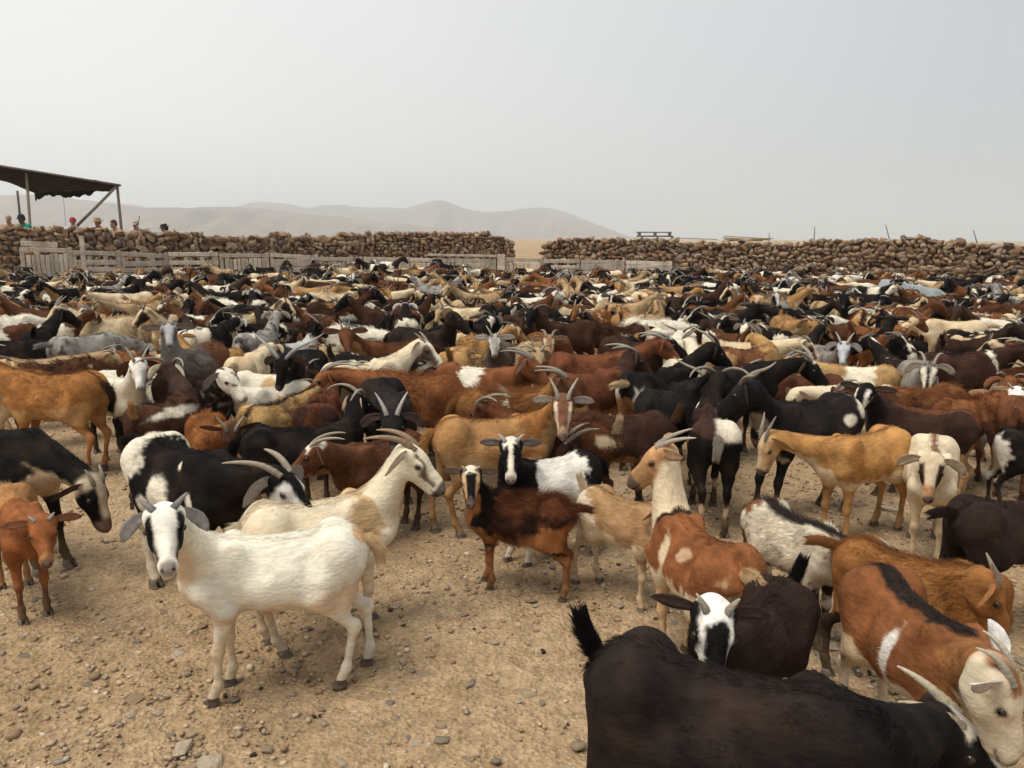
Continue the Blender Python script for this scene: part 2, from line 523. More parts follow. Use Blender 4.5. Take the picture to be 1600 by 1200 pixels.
    A('h', .025, p_cone(H(.045, 0, -.052), H(.185, 0, -.052), .033 * hk, .018 * hk))
    for s in (-1, 1):
        A('h', .025, p_ell(H(.070, s * .030, -.034), rs(.048, .019, .036), M))
        A('h', .012, p_ell(H(.080, s * .044, .020), rs(.024, .012, .013), M))
        A('h', .02, p_ell(H(.018, s * .040, .010), rs(.03, .022, .03), M))
        if h < .0095:
            A('h', .006, p_ell(H(.236, s * .015, -.013), rs(.006, .004, .0035), M), True)
    if h < .0095:
        for s in (-1, 1): A('h', .006, p_cone(H(.237, s * .003, -.036), H(.185, s * .030, -.042), .0032 * hk, .0028 * hk), True)
    if beard:
        A('h', .02, p_cone(H(.14, 0, -.065), H(.14, 0, -.065) + np.array((0, 0, -.13 * beard)), .018, .004))
    lo = np.min([p[2][1] for p in prims], axis=0); hi = np.max([p[2][2] for p in prims], axis=0)
    lo[2] = max(lo[2], .0)
    G = Field(lo, hi, h)
    for reg, k, prim, sub in prims: G.add(prim, max(k, h * 1.0), sub)
    V, Q = surface_nets(G)
    g.V, g.Q = V, Q
    g.prims = prims; g.h = h; g.kid = kid
    g.tail0 = np.array((-.368, 0, .640))
    g.Nn = vnormals(V, Q)
    # anatomical coordinates
    x, y, z = [V[:, i].astype(np.float32) for i in range(3)]
    D = {}
    for reg, k, (fn, _, _), sub in prims:
        if sub: continue
        if fn is tor[0]:
            o_ = np.argsort(x)                     # loft wants X along axis 0
            d = fn(x[:, None, None], y[:, None, None], z[:, None, None])[:, 0, 0]
        else: d = fn(x, y, z)
        D[reg] = d if reg not in D else np.minimum(D[reg], d)
    E = np.stack([np.exp(-np.clip(D[r], -.02, 1) / .014) for r in 'tnhl'], 1) + 1e-12
    g.W = E / E.sum(1)[:, None]
    hh = (V - o) / hk
    g.hx, g.hyy, g.hzz = hh @ f, hh @ l, hh @ u
    tt = np.linspace(0, 1, 15); bp = np.stack([bez(g.nk, t) for t in tt])
    dd = ((V[:, None, :] - bp[None]) ** 2).sum(2); ii = dd.argmin(1)
    g.nt = tt[ii]
    tg = np.gradient(bp, axis=0); tg /= np.linalg.norm(tg, axis=1)[:, None]
    side = np.cross(np.array((0, 0, 1.)), tg); side /= np.linalg.norm(side, axis=1)[:, None] + 1e-9
    upn = np.cross(tg, side)
    rel = V - bp[ii]
    g.nv = (rel * upn[ii]).sum(1) / .07; g.ny_ = (rel * side[ii]).sum(1); g.ntan = tg[ii]
    cz = np.interp(x, _TX, g.cz); hz = np.interp(x, _TX, g.hz)
    g.tv = (z - cz) / hz
    return g

def paint(g, coat, seed=0):
    V, W = g.V, g.W
    wt_, wn, wh, wl = W.T
    x, y, z = V.T
    rs = np.random.RandomState(seed)
    off = rs.rand(3) * 20
    n4 = fbm(V * np.array((11, 20, 17)) + off + 2.7, 2); n1 = fbm(V * 9 + off, 3); n2 = fbm(V * 30 + off, 3); n3 = fbm(V * np.array((40, 90, 90)) + off, 2)
    u = (wt_ + wl) * x + wn * (.30 + .35 * g.nt) + wh * (.70 + g.hx)
    v = (wt_ + wl) * np.clip(g.tv, -1.6, 1.2) + wn * np.clip(g.nv, -1.2, 1.2) + wh * .2
    yy = (wt_ + wl) * y + wn * g.ny_ + wh * g.hyy
    hx, hy, hz = g.hx, g.hyy, g.hzz
    isl = smooth(.35, .6, wl); ish = smooth(.35, .7, wh)
    rag = .030 * n1 + .022 * n2 + .012 * n3
    C = np.zeros((len(V), 3))
    for op in coat:
        k = op[0]; c = np.array(op[-1], dtype=float)
        if k == 'base': m = np.ones(len(V))
        elif k == 'dorsal': m = smooth(0, .018, op[1] - np.abs(yy) + rag * .5) * smooth(.35, .6, v) * (1 - isl) * (1 - ish)
        elif k == 'belly': m = smooth(-.10, .10, op[1] - v + 1.8 * rag * 3) * (1 - smooth(.3, .9, wl) * (z < .36)) * (1 - ish)
        elif k == 'legs': m = smooth(-.02, .02, op[1] - z + rag * 1.5)
        elif k == 'knee': m = smooth(-.012, .012, op[2] - np.abs(z - op[1]) + rag * .6)
        elif k == 'flegs': m = smooth(-.02, .02, op[1] - z + rag * 1.5) * (x > 0)
        elif k == 'rlegs': m = smooth(-.02, .02, op[1] - z + rag * 1.5) * (x < 0)
        elif k == 'front': m = smooth(-.025, .025, u - op[1] + rag * 1.6)
        elif k == 'rear': m = smooth(-.025, .025, op[1] - u + rag * 1.6)
        elif k == 'belt': m = smooth(-.018, .018, op[2] - np.abs(u - op[1]) + rag * 1.2) * (1 - ish)
        elif k == 'blob':
            uu, sd, vv, ru, rv = op[1:6]
            q = np.sqrt(((u - uu) / ru) ** 2 + ((v - vv) / rv) ** 2)
            m = smooth(-.22, .22, 1 - q + 6 * rag) * (1 - ish)
            if sd: m = m * smooth(-.01, .02, yy * sd + .01)
        elif k == 'patch':
            n = fbm(V * op[1] + off + 3.1, 2) * .8 + n2 * .22 + n3 * .1
            m = smooth(op[2] - .06, op[2] + .06, n)
        elif k == 'mottle':
            n = fbm(V * op[1] + off + 8.1, 3) + n3 * .3
            m = smooth(op[2] - .25, op[2] + .25, n) * op[3]
        elif k == 'neck': m = smooth(.3, .7, wn + wh) * smooth(-.02, .02, u - .30 + rag)
        elif k == 'head': m = smooth(.3, .7, wh)
        elif k == 'throat': m = smooth(-.1, .2, -v + rag * 5 - .1) * smooth(.3, .7, wn)
        elif k == 'mask': m = ish * smooth(-.012, .012, hx - op[1] + rag * .3)
        elif k == 'blaze': m = ish * smooth(-.003, .005, op[1] - np.abs(hy) + rag * .15) * (hz > -.03)
        elif k == 'crown': m = ish * smooth(-.01, .01, op[1] - hx + rag * .6) * smooth(-.012, .01, hz - .004 + rag * .3) * smooth(-.004, .006, .04 - np.abs(hy) + rag * .2)
        elif k == 'stripes':
            q = np.abs(np.abs(hy) - (.041 - .085 * np.clip(hx - .06, 0, 1)))
            m = ish * smooth(-.004, .004, op[1] - q + rag * .08) * smooth(.03, .045, hx) * smooth(.20, .185, hx) * (hz > -.022)
        elif k == 'cheek': m = ish * smooth(-.005, .005, np.abs(hy) - op[1] + .085 * np.clip(hx - .06, 0, .16) + rag * .12) * smooth(.035, .05, hx + rag * .3) * smooth(.215, .195, hx)
        elif k == 'muzzle': m = ish * smooth(-.008, .008, hx - op[1] + rag * .3)
        elif k == 'chin': m = ish * smooth(-.01, .01, -hz - .045) * smooth(.12, .16, hx)
        elif k == 'thigh': m = smooth(-.02, .02, op[1] - x - .4 * np.abs(z - .5) + rag) * isl
        elif k == 'saddle': m = smooth(-.12, .12, v - op[1] + 4 * rag) * (1 - ish) * (1 - smooth(.2, .6, wn))
        else: raise ValueError(k)
        m = m[:, None]
        C = C * (1 - m) + c * m
    # natural pigment: nose pad, lips, eye rims; painted shade of nostrils and mouth slit
    nose = ish * smooth(.212, .226, hx) * smooth(-.036, -.026, hz) * smooth(.026, .018, np.abs(hy))
    lip = ish * smooth(.0055, .002, np.abs(hz + .037 + .02 * (hx - .2))) * smooth(.172, .20, hx)
    nos = ish * smooth(.008, .004, np.sqrt((hx - .236) ** 2 + (np.abs(hy) - .015) ** 2 + (hz + .013) ** 2))
    eye = ish * smooth(.020, .012, np.sqrt((hx - .084) ** 2 + (np.abs(hy) - .046) ** 2 + (hz - .008) ** 2))
    lum = C.mean(1)[:, None]
    for m, c in ((nose * .8, (.15, .108, .095)), (lip * .8, (.03, .02, .018)), (nos, (.012, .008, .008)), (eye * .8, (.03, .022, .018))):
        C = C * (1 - m[:, None]) + np.array(c) * m[:, None]
    # stains on pale hair, sun-bleached brown in black hair
    pale = np.clip((C.mean(1) - .30) * 4, 0, 1); zone = np.clip(smooth(-.2, -.8, v) * (1 - ish) + smooth(.30, .18, z) * smooth(.12, .2, z) + .5 * smooth(-.28, -.36, u), 0, 1)
    m = (pale * zone * np.clip(.45 + .8 * n1 + .4 * n2, 0, 1) * .55)[:, None]; C = C * (1 - m) + np.array((.40, .26, .14)) * m
    m = (np.clip((.03 - C.mean(1)) * 60, 0, 1) * (1 - ish) * np.clip(.25 + .7 * n1 + .4 * n4, 0, 1) * .5)[:, None]; C = C * (1 - m) + np.array((.034, .019, .012)) * m
    # dusty shins
    d = (.30 * smooth(.30, .02, z))[:, None]
    C = C * (1 - d) + np.array((.27, .185, .10)) * d
    lumw = np.clip(1.3 - 1.4 * C.mean(1), .45, 1.2)
    C = C * (1 + lumw * (.24 * n1 + .16 * n2 + .12 * n3 + .16 * n4))[:, None]
    return np.clip(C, .004, .9)

def horn_path(kind, s, k=1.0, seed=0):
    rs = np.random.RandomState(seed)
    j = lambda a=.12: (rs.rand() * 2 - 1) * a
    K = {'short': (.070, [(-.75, .62, .35), (-.80, .75, .30)], .011),
         'v': (.125, [(-.75, .30, .75), (-.85, .52, .55), (-.70, .60, .70)], .0125),
         'sweep': (.23, [(-1.0, .18, .08), (-.95, .28, -.45), (-.65, .34, -.85)], .0132),
         'back': (.18, [(-.88, .14, .42), (-1.0, .20, .0), (-1.0, .30, .0)], .0125),
         'wide': (.29, [(-.80, .48, .40), (-.80, .95, -.25), (-.80, .85, .15)], .0145),
         'droop': (.26, [(-.75, .55, .38), (-.60, .9, -.45), (-.15, .35, -1.0)], .0135),
         'long': (.33, [(-1.0, .24, .08), (-.97, .42, -.36), (-.85, .58, -.60)], .0145)}[kind]
    L, keys, r = K[0] * k, np.array(K[1], dtype=float) + np.array([[j(), j(.08), j()] for _ in K[1]]), K[2] * (.75 + .25 * k)
    keys[:, 1] *= s
    n = 12 if kind not in ('short', 'v') else 7
    p = np.array((.028, s * .025, .040)); pts = [p]
    for i in range(n):
        t = i / (n - 1) * (len(keys) - 1); a = min(int(t), len(keys) - 2); w = t - a
        d = unit(keys[a] * (1 - w) + keys[a + 1] * w)
        p = p + d * L / n; pts.append(p)
    return np.array(pts), r

def goat_parts(g, coat_c, horns='sweep', hk=1.0, ears='lop', ear_c=None, ear_in=None, tail='hang', tail_c=None, horn_c=(.30, .25, .19), lod=0, seed=0, eye_c=(.05, .028, .012), hoof_c=(.13, .10, .075), es=1.0):
    o, f, l, u, k = g.hf
    M = np.array((f, l, u))
    H = lambda P: o + k * (np.asarray(P) @ M)
    parts = []
    rs = np.random.RandomState(seed + 11)
    if horns and horns != 'none':
        for s in (1, -1):
            pts, r = horn_path(horns, s, hk, seed)
            m = len(pts); t = np.linspace(0, 1, m)
            rad = r * .9 * (1 - t) ** .75 + .002
            if lod == 0:
                q = np.linspace(0, m - 1, m * 3)
                pts = np.stack([np.interp(q, np.arange(m), pts[:, i]) for i in range(3)], 1)
                t = q / (m - 1); rad = np.interp(q, np.arange(m), rad) * (1 + .07 * np.sin(t * 60) * (1 - t))
            c = np.array(horn_c) * (.52 + .60 * t)[:, None]
            mb = MB(); mb.tube(H(pts), rad * k * (.95 if lod else 1), n=(9 if lod == 0 else 5), col=np.clip(c, 0, .8), up=f, flat=1.25)
            parts.append(('horn', mb.mesh('horn'), M_HORN))
    ec = np.array(ear_c if ear_c is not None else coat_c); ei = np.array(ear_in if ear_in is not None else (ec * .75 + np.array(PNK) * .16))
    for s in (1, -1):
        L, w = (.150 * es, .0285 * es) if ears != 'short' else (.11, .022)
        a1 = {'lop': (.30, .55, -.95), 'side': (-.1, 1, -.30), 'droop': (.40, .42, -1.0), 'short': (-.15, 1, .0), 'back': (-.55, .7, -.35)}[ears]
        d0 = np.array((-.18, 1.0, .05 if ears != 'droop' else -.45)); d1 = np.array(a1) + rs.uniform(-.12, .12, 3)
        n = 8 if lod == 0 else 5
        p = np.array((.008, .046, .014)); cen = [p]; ds = []
        for i in range(n):
            t = i / (n - 1); d = unit(d0 * (1 - t) ** 1.5 + d1 * (1 - (1 - t) ** 1.5)); ds.append(d); p = p + d * L / n; cen.append(p)
        ds.append(d); cen = np.array(cen); ds = np.array(ds)
        t = np.linspace(0, 1, n + 1)
        wid = w * np.interp(t, [0, .15, .5, .8, 1], [.52, .70, 1, .80, .16])
        nv = 5; V = []; Cc = []
        for i in range(n + 1):
            e = unit(np.cross(ds[i], (.85, .1, .5))); nn = np.cross(e, ds[i])      # e across the ear, nn out of its face
            for layer in (0, 1):
                for jv in range(nv):
                    a = (jv / (nv - 1) * 2 - 1)
                    cup = .32 * w * (a * a - .4) * (1 - .5 * t[i])
                    q = cen[i] + e * a * wid[i] + nn * (cup + (.0025 if layer == 0 else -.0025) * (1 - abs(a) * .8))
                    V.append(q); Cc.append(ei if layer == 0 else ec)
        V = np.array(V); V[:, 1] *= s
        F = []
        row = 2 * nv
        for i in range(n):
            for jv in range(nv - 1):
                a = i * row + jv; F.append((a, a + 1, a + 1 + row, a + row))
                b = a + nv; F.append((b + row, b + row + 1, b + 1, b))
            F.append((i * row, i * row + row, i * row + row + nv, i * row + nv))
            b = i * row + nv - 1; F.append((b + row, b, b + nv, b + nv + row))
        i = n * row
        for jv in range(nv - 1): F.append((i + jv, i + jv + 1, i + jv + 1 + nv, i + jv + nv))
        if s < 0: F = [q[::-1] for q in F]
        Cc = np.array(Cc); Cc = Cc * (1 + .25 * fbm(V * 60 + seed, 2))[:, None]
        mb = MB(); mb.add(H(V), F, np.clip(Cc, .005, .9)); parts.append(('ear', mb.mesh('ear'), M_EAR))
    # tail
    if tail != 'none':
        tc = np.array(tail_c if tail_c is not None else coat_c)
        mb = MB()
        base = g.tail0 + np.array((.03, 0, -.012))
        d0, d1, L = {'up': ((-.65, 0, .75), (-.25, 0, 1), .12), 'hang': ((-1, 0, -.2), (-.25, 0, -1), .125), 'out': ((-1, 0, .35), (-1, 0, -.15), .14)}[tail]
        n = 6; p = base.copy(); pts = [p]; sw = rs.uniform(-.25, .25)
        for i in range(n):
            t = i / (n - 1); d = unit(np.array(d0) * (1 - t) + np.array(d1) * t + np.array((0, sw * t, 0))); p = p + d * L / n; pts.append(p)
        t = np.linspace(0, 1, n + 1)
        mb.tube(pts, np.interp(t, [0, .3, .65, 1], [.024, .021, .013, .001]), n=7, col=tc * np.ones((n + 1, 1)), flat=.7)
        for i in range(0 if lod < 3 else 8):                            # ragged locks
            a = rs.randint(1, n + 1); q = np.array(pts[a]) + rs.normal(0, .010, 3)
            d = unit(np.array(pts[a]) - np.array(pts[a - 1]) + rs.normal(0, .16, 3))
            ln = rs.uniform(.025, .05)
            mb.tube([q - d * .015, q + d * ln * .5, q + d * ln + np.array((0, 0, -.006))], [.008, .006, .001], n=4, col=tc * rs.uniform(.75, 1.25), cap=False)
        g.tail_pts = np.array(pts); g.tail_col = tc
        parts.append(('tail', mb.mesh('tail'), M_COAT))
    if lod <= 1:
        for s in (1, -1):
            c = H((.083, s * .0480, .009)); nlat, nlon = 6, 9
            V, F, Cc = [], [], []
            r = .0122 * k
            for i in range(nlat + 1):
                th = math.pi * i / nlat
                for j_ in range(nlon):
                    ph = 2 * math.pi * j_ / nlon
                    q = np.array((math.sin(th) * math.cos(ph), s * math.cos(th), math.sin(th) * math.sin(ph)))
                    V.append(c + r * (f * q[0] + l * q[1] + u * q[2]))
                    Cc.append((.006, .005, .005) if (i <= 1 or abs(q[2]) < .25 and i <= 2) else eye_c)
            for i in range(nlat):
                for j_ in range(nlon):
                    b = (j_ + 1) % nlon; F.append((i * nlon + j_, i * nlon + b, (i + 1) * nlon + b, (i + 1) * nlon + j_)[::s])
            mb = MB(); mb.add(V, F, np.array(Cc)); parts.append(('eye', mb.mesh('eye'), M_EYE))
        for (P, s) in g.feet:
            mb = MB()
            for c in (-1, 1):
                V = []
                for zz, fx, bx, w in ((.0, .046, -.026, .0155), (.016, .043, -.028, .016), (.045, .020, -.022, .0135)):
                    for (px_, py_) in ((fx, .15), (fx * .55, 1), (bx * .6, 1), (bx, .3), (bx, -.3), (bx * .6, -.8), (fx * .55, -.8), (fx, -.25)):
                        V.append((P[0] + px_ * .82, P[1] + c * (.0145 + .80 * py_ * w), zz * .9))
                F = []
                for i in range(2):
                    for j_ in range(8):
                        b = (j_ + 1) % 8; q = (i * 8 + j_, i * 8 + b, i * 8 + 8 + b, i * 8 + 8 + j_); F.append(q if c < 0 else q[::-1])
                F.append(tuple(range(8))); F.append(tuple(range(16, 24)))
                mb.add(V, F, hoof_c)
            parts.append(('hoof', mb.mesh('hoof'), M_HOOF))
    return parts

def make_fur(g, C, n, seed=0, length=1.0, shag=0.0, rad=1.0):
    """short coat hairs as curves, combed along the body"""
    rs = np.random.RandomState(seed)
    V, Q = g.V, g.Q
    fi = rs.randint(0, len(Q), n)
    w = rs.dirichlet((1, 1, 1, 1), n)
    q = Q[fi]
    P = (V[q] * w[:, :, None]).sum(1); Nn = g.Nn[q[:, 0]]
    Wt = g.W[q[:, 0]]; nt_ = g.ntan[q[:, 0]]; c = C[q[:, 0]]
    o, f, l, u, k = g.hf
    T = Wt[:, :1] * np.array((-1, 0, -.45)) + Wt[:, 1:2] * (-nt_ + np.array((0, 0, -.4))) + Wt[:, 2:3] * (-f) + Wt[:, 3:4] * np.array((-.25, 0, -1))
    T = T + rs.normal(0, .12 + .15 * shag, T.shape)
    T = T - Nn * (T * Nn).sum(1)[:, None]; T /= np.linalg.norm(T, axis=1)[:, None] + 1e-9
    Ln = Wt @ np.array((.019, .017, .006, .010))
    Ln = np.where((Wt[:, 3] > .5) & (P[:, 2] < .35), .009, Ln)
    tv = g.tv[q[:, 0]]
    ridge = (np.abs(P[:, 1]) < .03) & (tv > .8) & (Wt[:, 0] + Wt[:, 1] > .6)
    Ln = np.where(ridge, Ln * 1.5, Ln) * (1 + shag * 1.7 * (Wt[:, 0] + .5 * Wt[:, 3])) * length * rs.uniform(.6, 1.3, n)
    lift = (.10 + .40 * shag + .15 * ridge) * rs.uniform(.4, 1.5, n)
    t = np.array((0, .4, .75, 1.0))
    pts = P[:, None, :] - Nn[:, None, :] * .002 + Ln[:, None, None] * (T[:, None, :] * t[None, :, None] + Nn[:, None, :] * (lift[:, None] * np.sin(t * 1.6)[None])[:, :, None])
    # tail tuft
    if hasattr(g, 'tail_pts'):
        m = max(160, n // 9); tp = g.tail_pts
        s = rs.rand(m) ** .7 * (len(tp) - 1.01); i = s.astype(int); fr = (s - i)[:, None]
        b = tp[i] * (1 - fr) + tp[i + 1] * fr; d = tp[i + 1] - tp[i]; d /= np.linalg.norm(d, axis=1)[:, None]
        rnd = rs.normal(0, 1, (m, 3)); rnd -= d * (rnd * d).sum(1)[:, None]; rnd /= np.linalg.norm(rnd, axis=1)[:, None]
        ln = (rs.uniform(.02, .075, m) * rs.uniform(.5, 1, m))[:, None]
        e = d * .95 + rnd * .38 * (1.1 - (s / len(tp))[:, None])
        tpn = np.stack([b + rnd * .010, b + rnd * .014 + e * ln * .4, b + rnd * .015 + e * ln * .75 + np.array((0, 0, -.003)), b + rnd * .014 + e * ln + np.array((0, 0, -.008))], 1)
        pts = np.concatenate([pts, tpn]); c = np.concatenate([c, np.tile(g.tail_col, (m, 1))])
    nn = len(pts)
    ct = .07 if rad < .8 else .17
    c = np.clip(c * rs.uniform(1 - ct, 1 + ct, (nn, 1)), .004, .9)
    hc = bpy.data.hair_curves.new('fur')
    hc.add_curves([4] * nn)
    hc.position_data.foreach_set('vector', pts.astype(np.float32).ravel())
    ra = hc.attributes.new('radius', 'FLOAT', 'POINT')
    rr = np.tile(np.array((.0011, .0010, .0007, .00025), dtype=np.float32) * rad, nn)
    ra.data.foreach_set('value', rr)
    ca = hc.attributes.new('Col', 'FLOAT_COLOR', 'CURVE')
    cc = np.ones((nn, 4), dtype=np.float32); cc[:, :3] = c
    ca.data.foreach_set('color', cc.ravel())
    return hc

def build_goat(coat, pose, look, h=.012, lod=0, fur=0, seed=0, shag=0.0, furlen=1.0, furrad=1.0):
    """returns (root, children) with the goat standing at the origin, facing +X"""
    g = pose_goat(h=h, **pose)
    C = paint(g, coat, seed)
    # relief of the coat: gentle clumping of the hair
    if lod <= 1:
        am = (.0009 + .005 * shag) * (g.W[:, 0] + .6 * g.W[:, 1])
        g.V = g.V + g.Nn * (am * fbm(g.V * np.array((28, 55, 40)) + seed, 2))[:, None]
    root = empty('goat')
    body = link('body', mesh_np('goat_body', g.V, quads=g.Q, col=C), M_COAT, root)
    hm = C[g.W[:, 2] > .7].mean(0) if (g.W[:, 2] > .7).any() else C.mean(0)
    look = dict(look)
    tail_c = look.pop('tail_c', None)
    if tail_c is None:
        mk = (g.V[:, 0] < -.34) & (g.V[:, 2] > .58); tail_c = C[mk].mean(0) if mk.any() else C.mean(0)
    for nm, me, mt in goat_parts(g, hm, lod=lod, seed=seed, tail_c=tail_c, **look):
        link(nm, me, mt, root)
    if fur:
        hc = make_fur(g, C, fur, seed, furlen, shag, furrad)
        hc.materials.append(M_FUR)
        fo = bpy.data.objects.new('fur', hc); COL.objects.link(fo); fo.parent = root; fo['kind'] = 'stuff'
    return root, g, C
# ================================================================ ground
def ground_z(x, y):
    x = np.asarray(x, dtype=float); y = np.asarray(y, dtype=float)
    d = np.hypot(x, y)
    P = np.stack([x, y, np.zeros_like(x)], -1).reshape(-1, 3)
    z = .016 * fbm(P * .9, 2) + .007 * fbm(P * 3.1 + 4, 2)
    z = z.reshape(x.shape) * np.clip(1 - d / 60, 0, 1)
    yy = smooth(21.0, 24.5, y + .02 * x * 0) * smooth(2, -6, x)           # low bank behind the left wall, where the visitors stand
    return z + .42 * yy * smooth(60, 40, d)
M_GROUND, nt, bs = new_mat('dry_ground'); L = nt.links.new
tc = N(nt, 'ShaderNodeTexCoord')
def nz(scale, detail=5, rough=.55, d=None):
    n = N(nt, 'ShaderNodeTexNoise'); n.inputs['Scale'].default_value = scale; n.inputs['Detail'].default_value = detail; n.inputs['Roughness'].default_value = rough
    L(tc.outputs['Object'], n.inputs['Vector']); return n.outputs[0]
def ramp(src, stops):
    r = N(nt, 'ShaderNodeValToRGB'); e = r.color_ramp.elements
    while len(e) < len(stops): e.new(.5)
    for i, (p, c) in enumerate(stops): e[i].position = p; e[i].color = (*c, 1)
    L(src, r.inputs['Fac']); return r.outputs['Color']
def mixc(a, b, f, mode='MIX'):
    m = N(nt, 'ShaderNodeMix', data_type='RGBA', blend_type=mode)
    if np.isscalar(f): m.inputs['Factor'].default_value = f
    else: L(f, m.inputs['Factor'])
    L(a, m.inputs[6]); L(b, m.inputs[7]); return m.outputs[2]
base = ramp(nz(.55, 6), [(.30, (.340, .236, .134)), (.52, (.425, .307, .186)), (.72, (.480, .362, .232))])
fine = ramp(nz(38, 6, .7), [(.28, (.54, .51, .48)), (.5, (1, 1, 1)), (.72, (1.26, 1.25, 1.23))])
c1 = mixc(base, fine, .75, 'MULTIPLY')
crumb = ramp(nz(9, 4), [(.35, (.78, .74, .70)), (.6, (1.08, 1.06, 1.04))])
c2 = mixc(c1, crumb, .8, 'MULTIPLY')
vo = N(nt, 'ShaderNodeTexVoronoi'); vo.inputs['Scale'].default_value = 55; L(tc.outputs['Object'], vo.inputs['Vector'])
cell = ramp(vo.outputs['Color'], [(.0, (.62, .58, .54)), (.5, (1, 1, 1)), (1.0, (1.30, 1.28, 1.26))])
c3 = mixc(c2, cell, .55, 'MULTIPLY')
L(c3, bs.inputs['Base Color']); bs.inputs['Roughness'].default_value = .95; bs.inputs['Specular IOR Level'].default_value = .15
ad = N(nt, 'ShaderNodeMath', operation='MULTIPLY_ADD'); ad.inputs[1].default_value = .8
lump = N(nt, 'ShaderNodeMath', operation='MULTIPLY_ADD'); lump.inputs[1].default_value = 2.2
L(nz(6.5, 5, .6), lump.inputs[0]); L(nz(24, 6, .65), lump.inputs[2])
L(vo.outputs['Distance'], ad.inputs[0]); L(lump.outputs[0], ad.inputs[2])
bp = N(nt, 'ShaderNodeBump'); bp.inputs['Strength'].default_value = .75; bp.inputs['Distance'].default_value = .022
pit = N(nt, 'ShaderNodeTexVoronoi'); pit.inputs['Scale'].default_value = 8.5; pit.inputs['Randomness'].default_value = 1.0       # hoof-trodden hollows
L(tc.outputs['Object'], pit.inputs['Vector'])
pr = N(nt, 'ShaderNodeMapRange'); pr.inputs[1].default_value = .12; pr.inputs[2].default_value = .42; pr.inputs[3].default_value = -.9; pr.inputs[4].default_value = 0
L(pit.outputs['Distance'], pr.inputs[0])
ph = N(nt, 'ShaderNodeMath', operation='ADD'); L(ad.outputs[0], ph.inputs[0]); L(pr.outputs[0], ph.inputs[1])
L(ph.outputs[0], bp.inputs['Height']); L(bp.outputs[0], bs.inputs['Normal'])

rad = [0.0, .5]; 
while rad[-1] < 14: rad.append(rad[-1] * 1.020)
while rad[-1] < 5200: rad.append(rad[-1] * 1.07)
ang = np.concatenate([np.arange(35, 145, .45), np.arange(145, 395, 4)])
rr_, aa = np.meshgrid(np.array(rad[1:]), np.radians(ang), indexing='ij')
gx, gy = rr_ * np.cos(aa), rr_ * np.sin(aa)
gz = ground_z(gx, gy)
gz = gz + np.where(rr_ < 14, .010 * fbm(np.stack([gx, gy, 0 * gx], -1).reshape(-1, 3) * 11, 3).reshape(gx.shape), 0)
far = smooth(30, 400, rr_); gz += far * 1.5 * fbm(np.stack([gx, gy, 0 * gx], -1).reshape(-1, 3) / 160., 2).reshape(gx.shape) - far * 1.0
V = np.concatenate([np.stack([gx, gy, gz], -1).reshape(-1, 3), [[0, 0, float(ground_z(0, 0))]]])
na = len(ang); nr = len(rad) - 1
I = (np.arange(nr - 1)[:, None] * na + np.arange(na)[None]).ravel(); J = (np.arange(nr - 1)[:, None] * na + (np.arange(na)[None] + 1) % na).ravel()
Q = np.stack([I, I + na, J + na, J], 1)
T = np.stack([np.full(na, len(V) - 1), np.arange(na), (np.arange(na) + 1) % na], 1)
ground = link('ground', mesh_np('ground', V, quads=Q, tris=T), M_GROUND)
tag(ground, 'dry stony ochre ground of the corral and plain', kind='structure')

# ---- stones lying on the ground
M_STONE = col_mat('field_stone', rough=.92, grain=9, amount=.28, bump=.6, bscale=16, spec=.15, dirt=(.30, .21, .135))
def stone_mesh(seed, flat=.6, sub=1, name='stone', rough=.22):
    rs = np.random.RandomState(seed)
    # rounded block: subdivided cube pushed towards a superellipsoid, then chipped
    n = 2 if sub == 1 else 3
    g = np.linspace(-1, 1, n + 1); V, F, key = [], [], {}
    def vid(p):
        k = tuple(np.round(p, 4))
        if k not in key: key[k] = len(V); V.append(p)
        return key[k]
    for ax in range(3):
        for sgn in (-1, 1):
            for i in range(n):
                for j in range(n):
                    q = []
                    for a, b in ((0, 0), (1, 0), (1, 1), (0, 1)):
                        p = [0, 0, 0]; p[ax] = sgn; p[(ax + 1) % 3] = g[i + a]; p[(ax + 2) % 3] = g[j + b]; q.append(vid(p))
                    F.append(q if sgn > 0 else q[::-1])
    V = np.array(V, dtype=float)
    V /= (np.abs(V) ** 4.2).sum(1)[:, None] ** (1 / 4.2)
    V *= 1 + rough * fbm(V * .9 + rs.rand(3) * 20, 2)[:, None]
    for _ in range(7):
        d = unit(rs.normal(0, 1, 3)); t = rs.uniform(.50, .82); k = V @ d; V = V - np.maximum(k - t, 0)[:, None] * d
    V[:, 2] *= flat
    return V, F
STONES = [stone_mesh(i, flat=f, sub=1) for i, f in enumerate((.55, .6, .7, .5, .8, .62, .45, .72, .66, .58))]
def stone_me(i, c):
    V, F = STONES[i]
    mb = MB(); mb.add(V, F, c); m = mb.mesh('stone', shade=i % 2 == 0); m.materials.append(M_STONE); return m
SC_G = [(.40, .30, .20), (.34, .26, .18), (.29, .24, .19), (.45, .35, .24), (.33, .23, .145), (.24, .205, .17), (.50, .41, .30)]
rs = np.random.RandomState(5)
g_meshes = [[stone_me(i, c) for c in SC_G] for i in range(len(STONES))]
nst = 0
def lay_stone(px, py, size):
    global nst
    p = on_z(px, py)
    if p.y > 13 or p.y < .8: return
    z = float(ground_z(p.x, p.y))
    o = link('stone', g_meshes[rs.randint(len(STONES))][rs.randint(len(SC_G))], None, ground)
    sx = size * rs.uniform(.8, 1.25); sy = size * rs.uniform(.7, 1.1); sz = size * rs.uniform(.35, .75)
    o.scale = (sx, sy, sz); o.location = (p.x, p.y, z + sz * .22); o.rotation_euler = (rs.uniform(-.25, .25), rs.uniform(-.25, .25), rs.uniform(0, 6.3))
    nst += 1
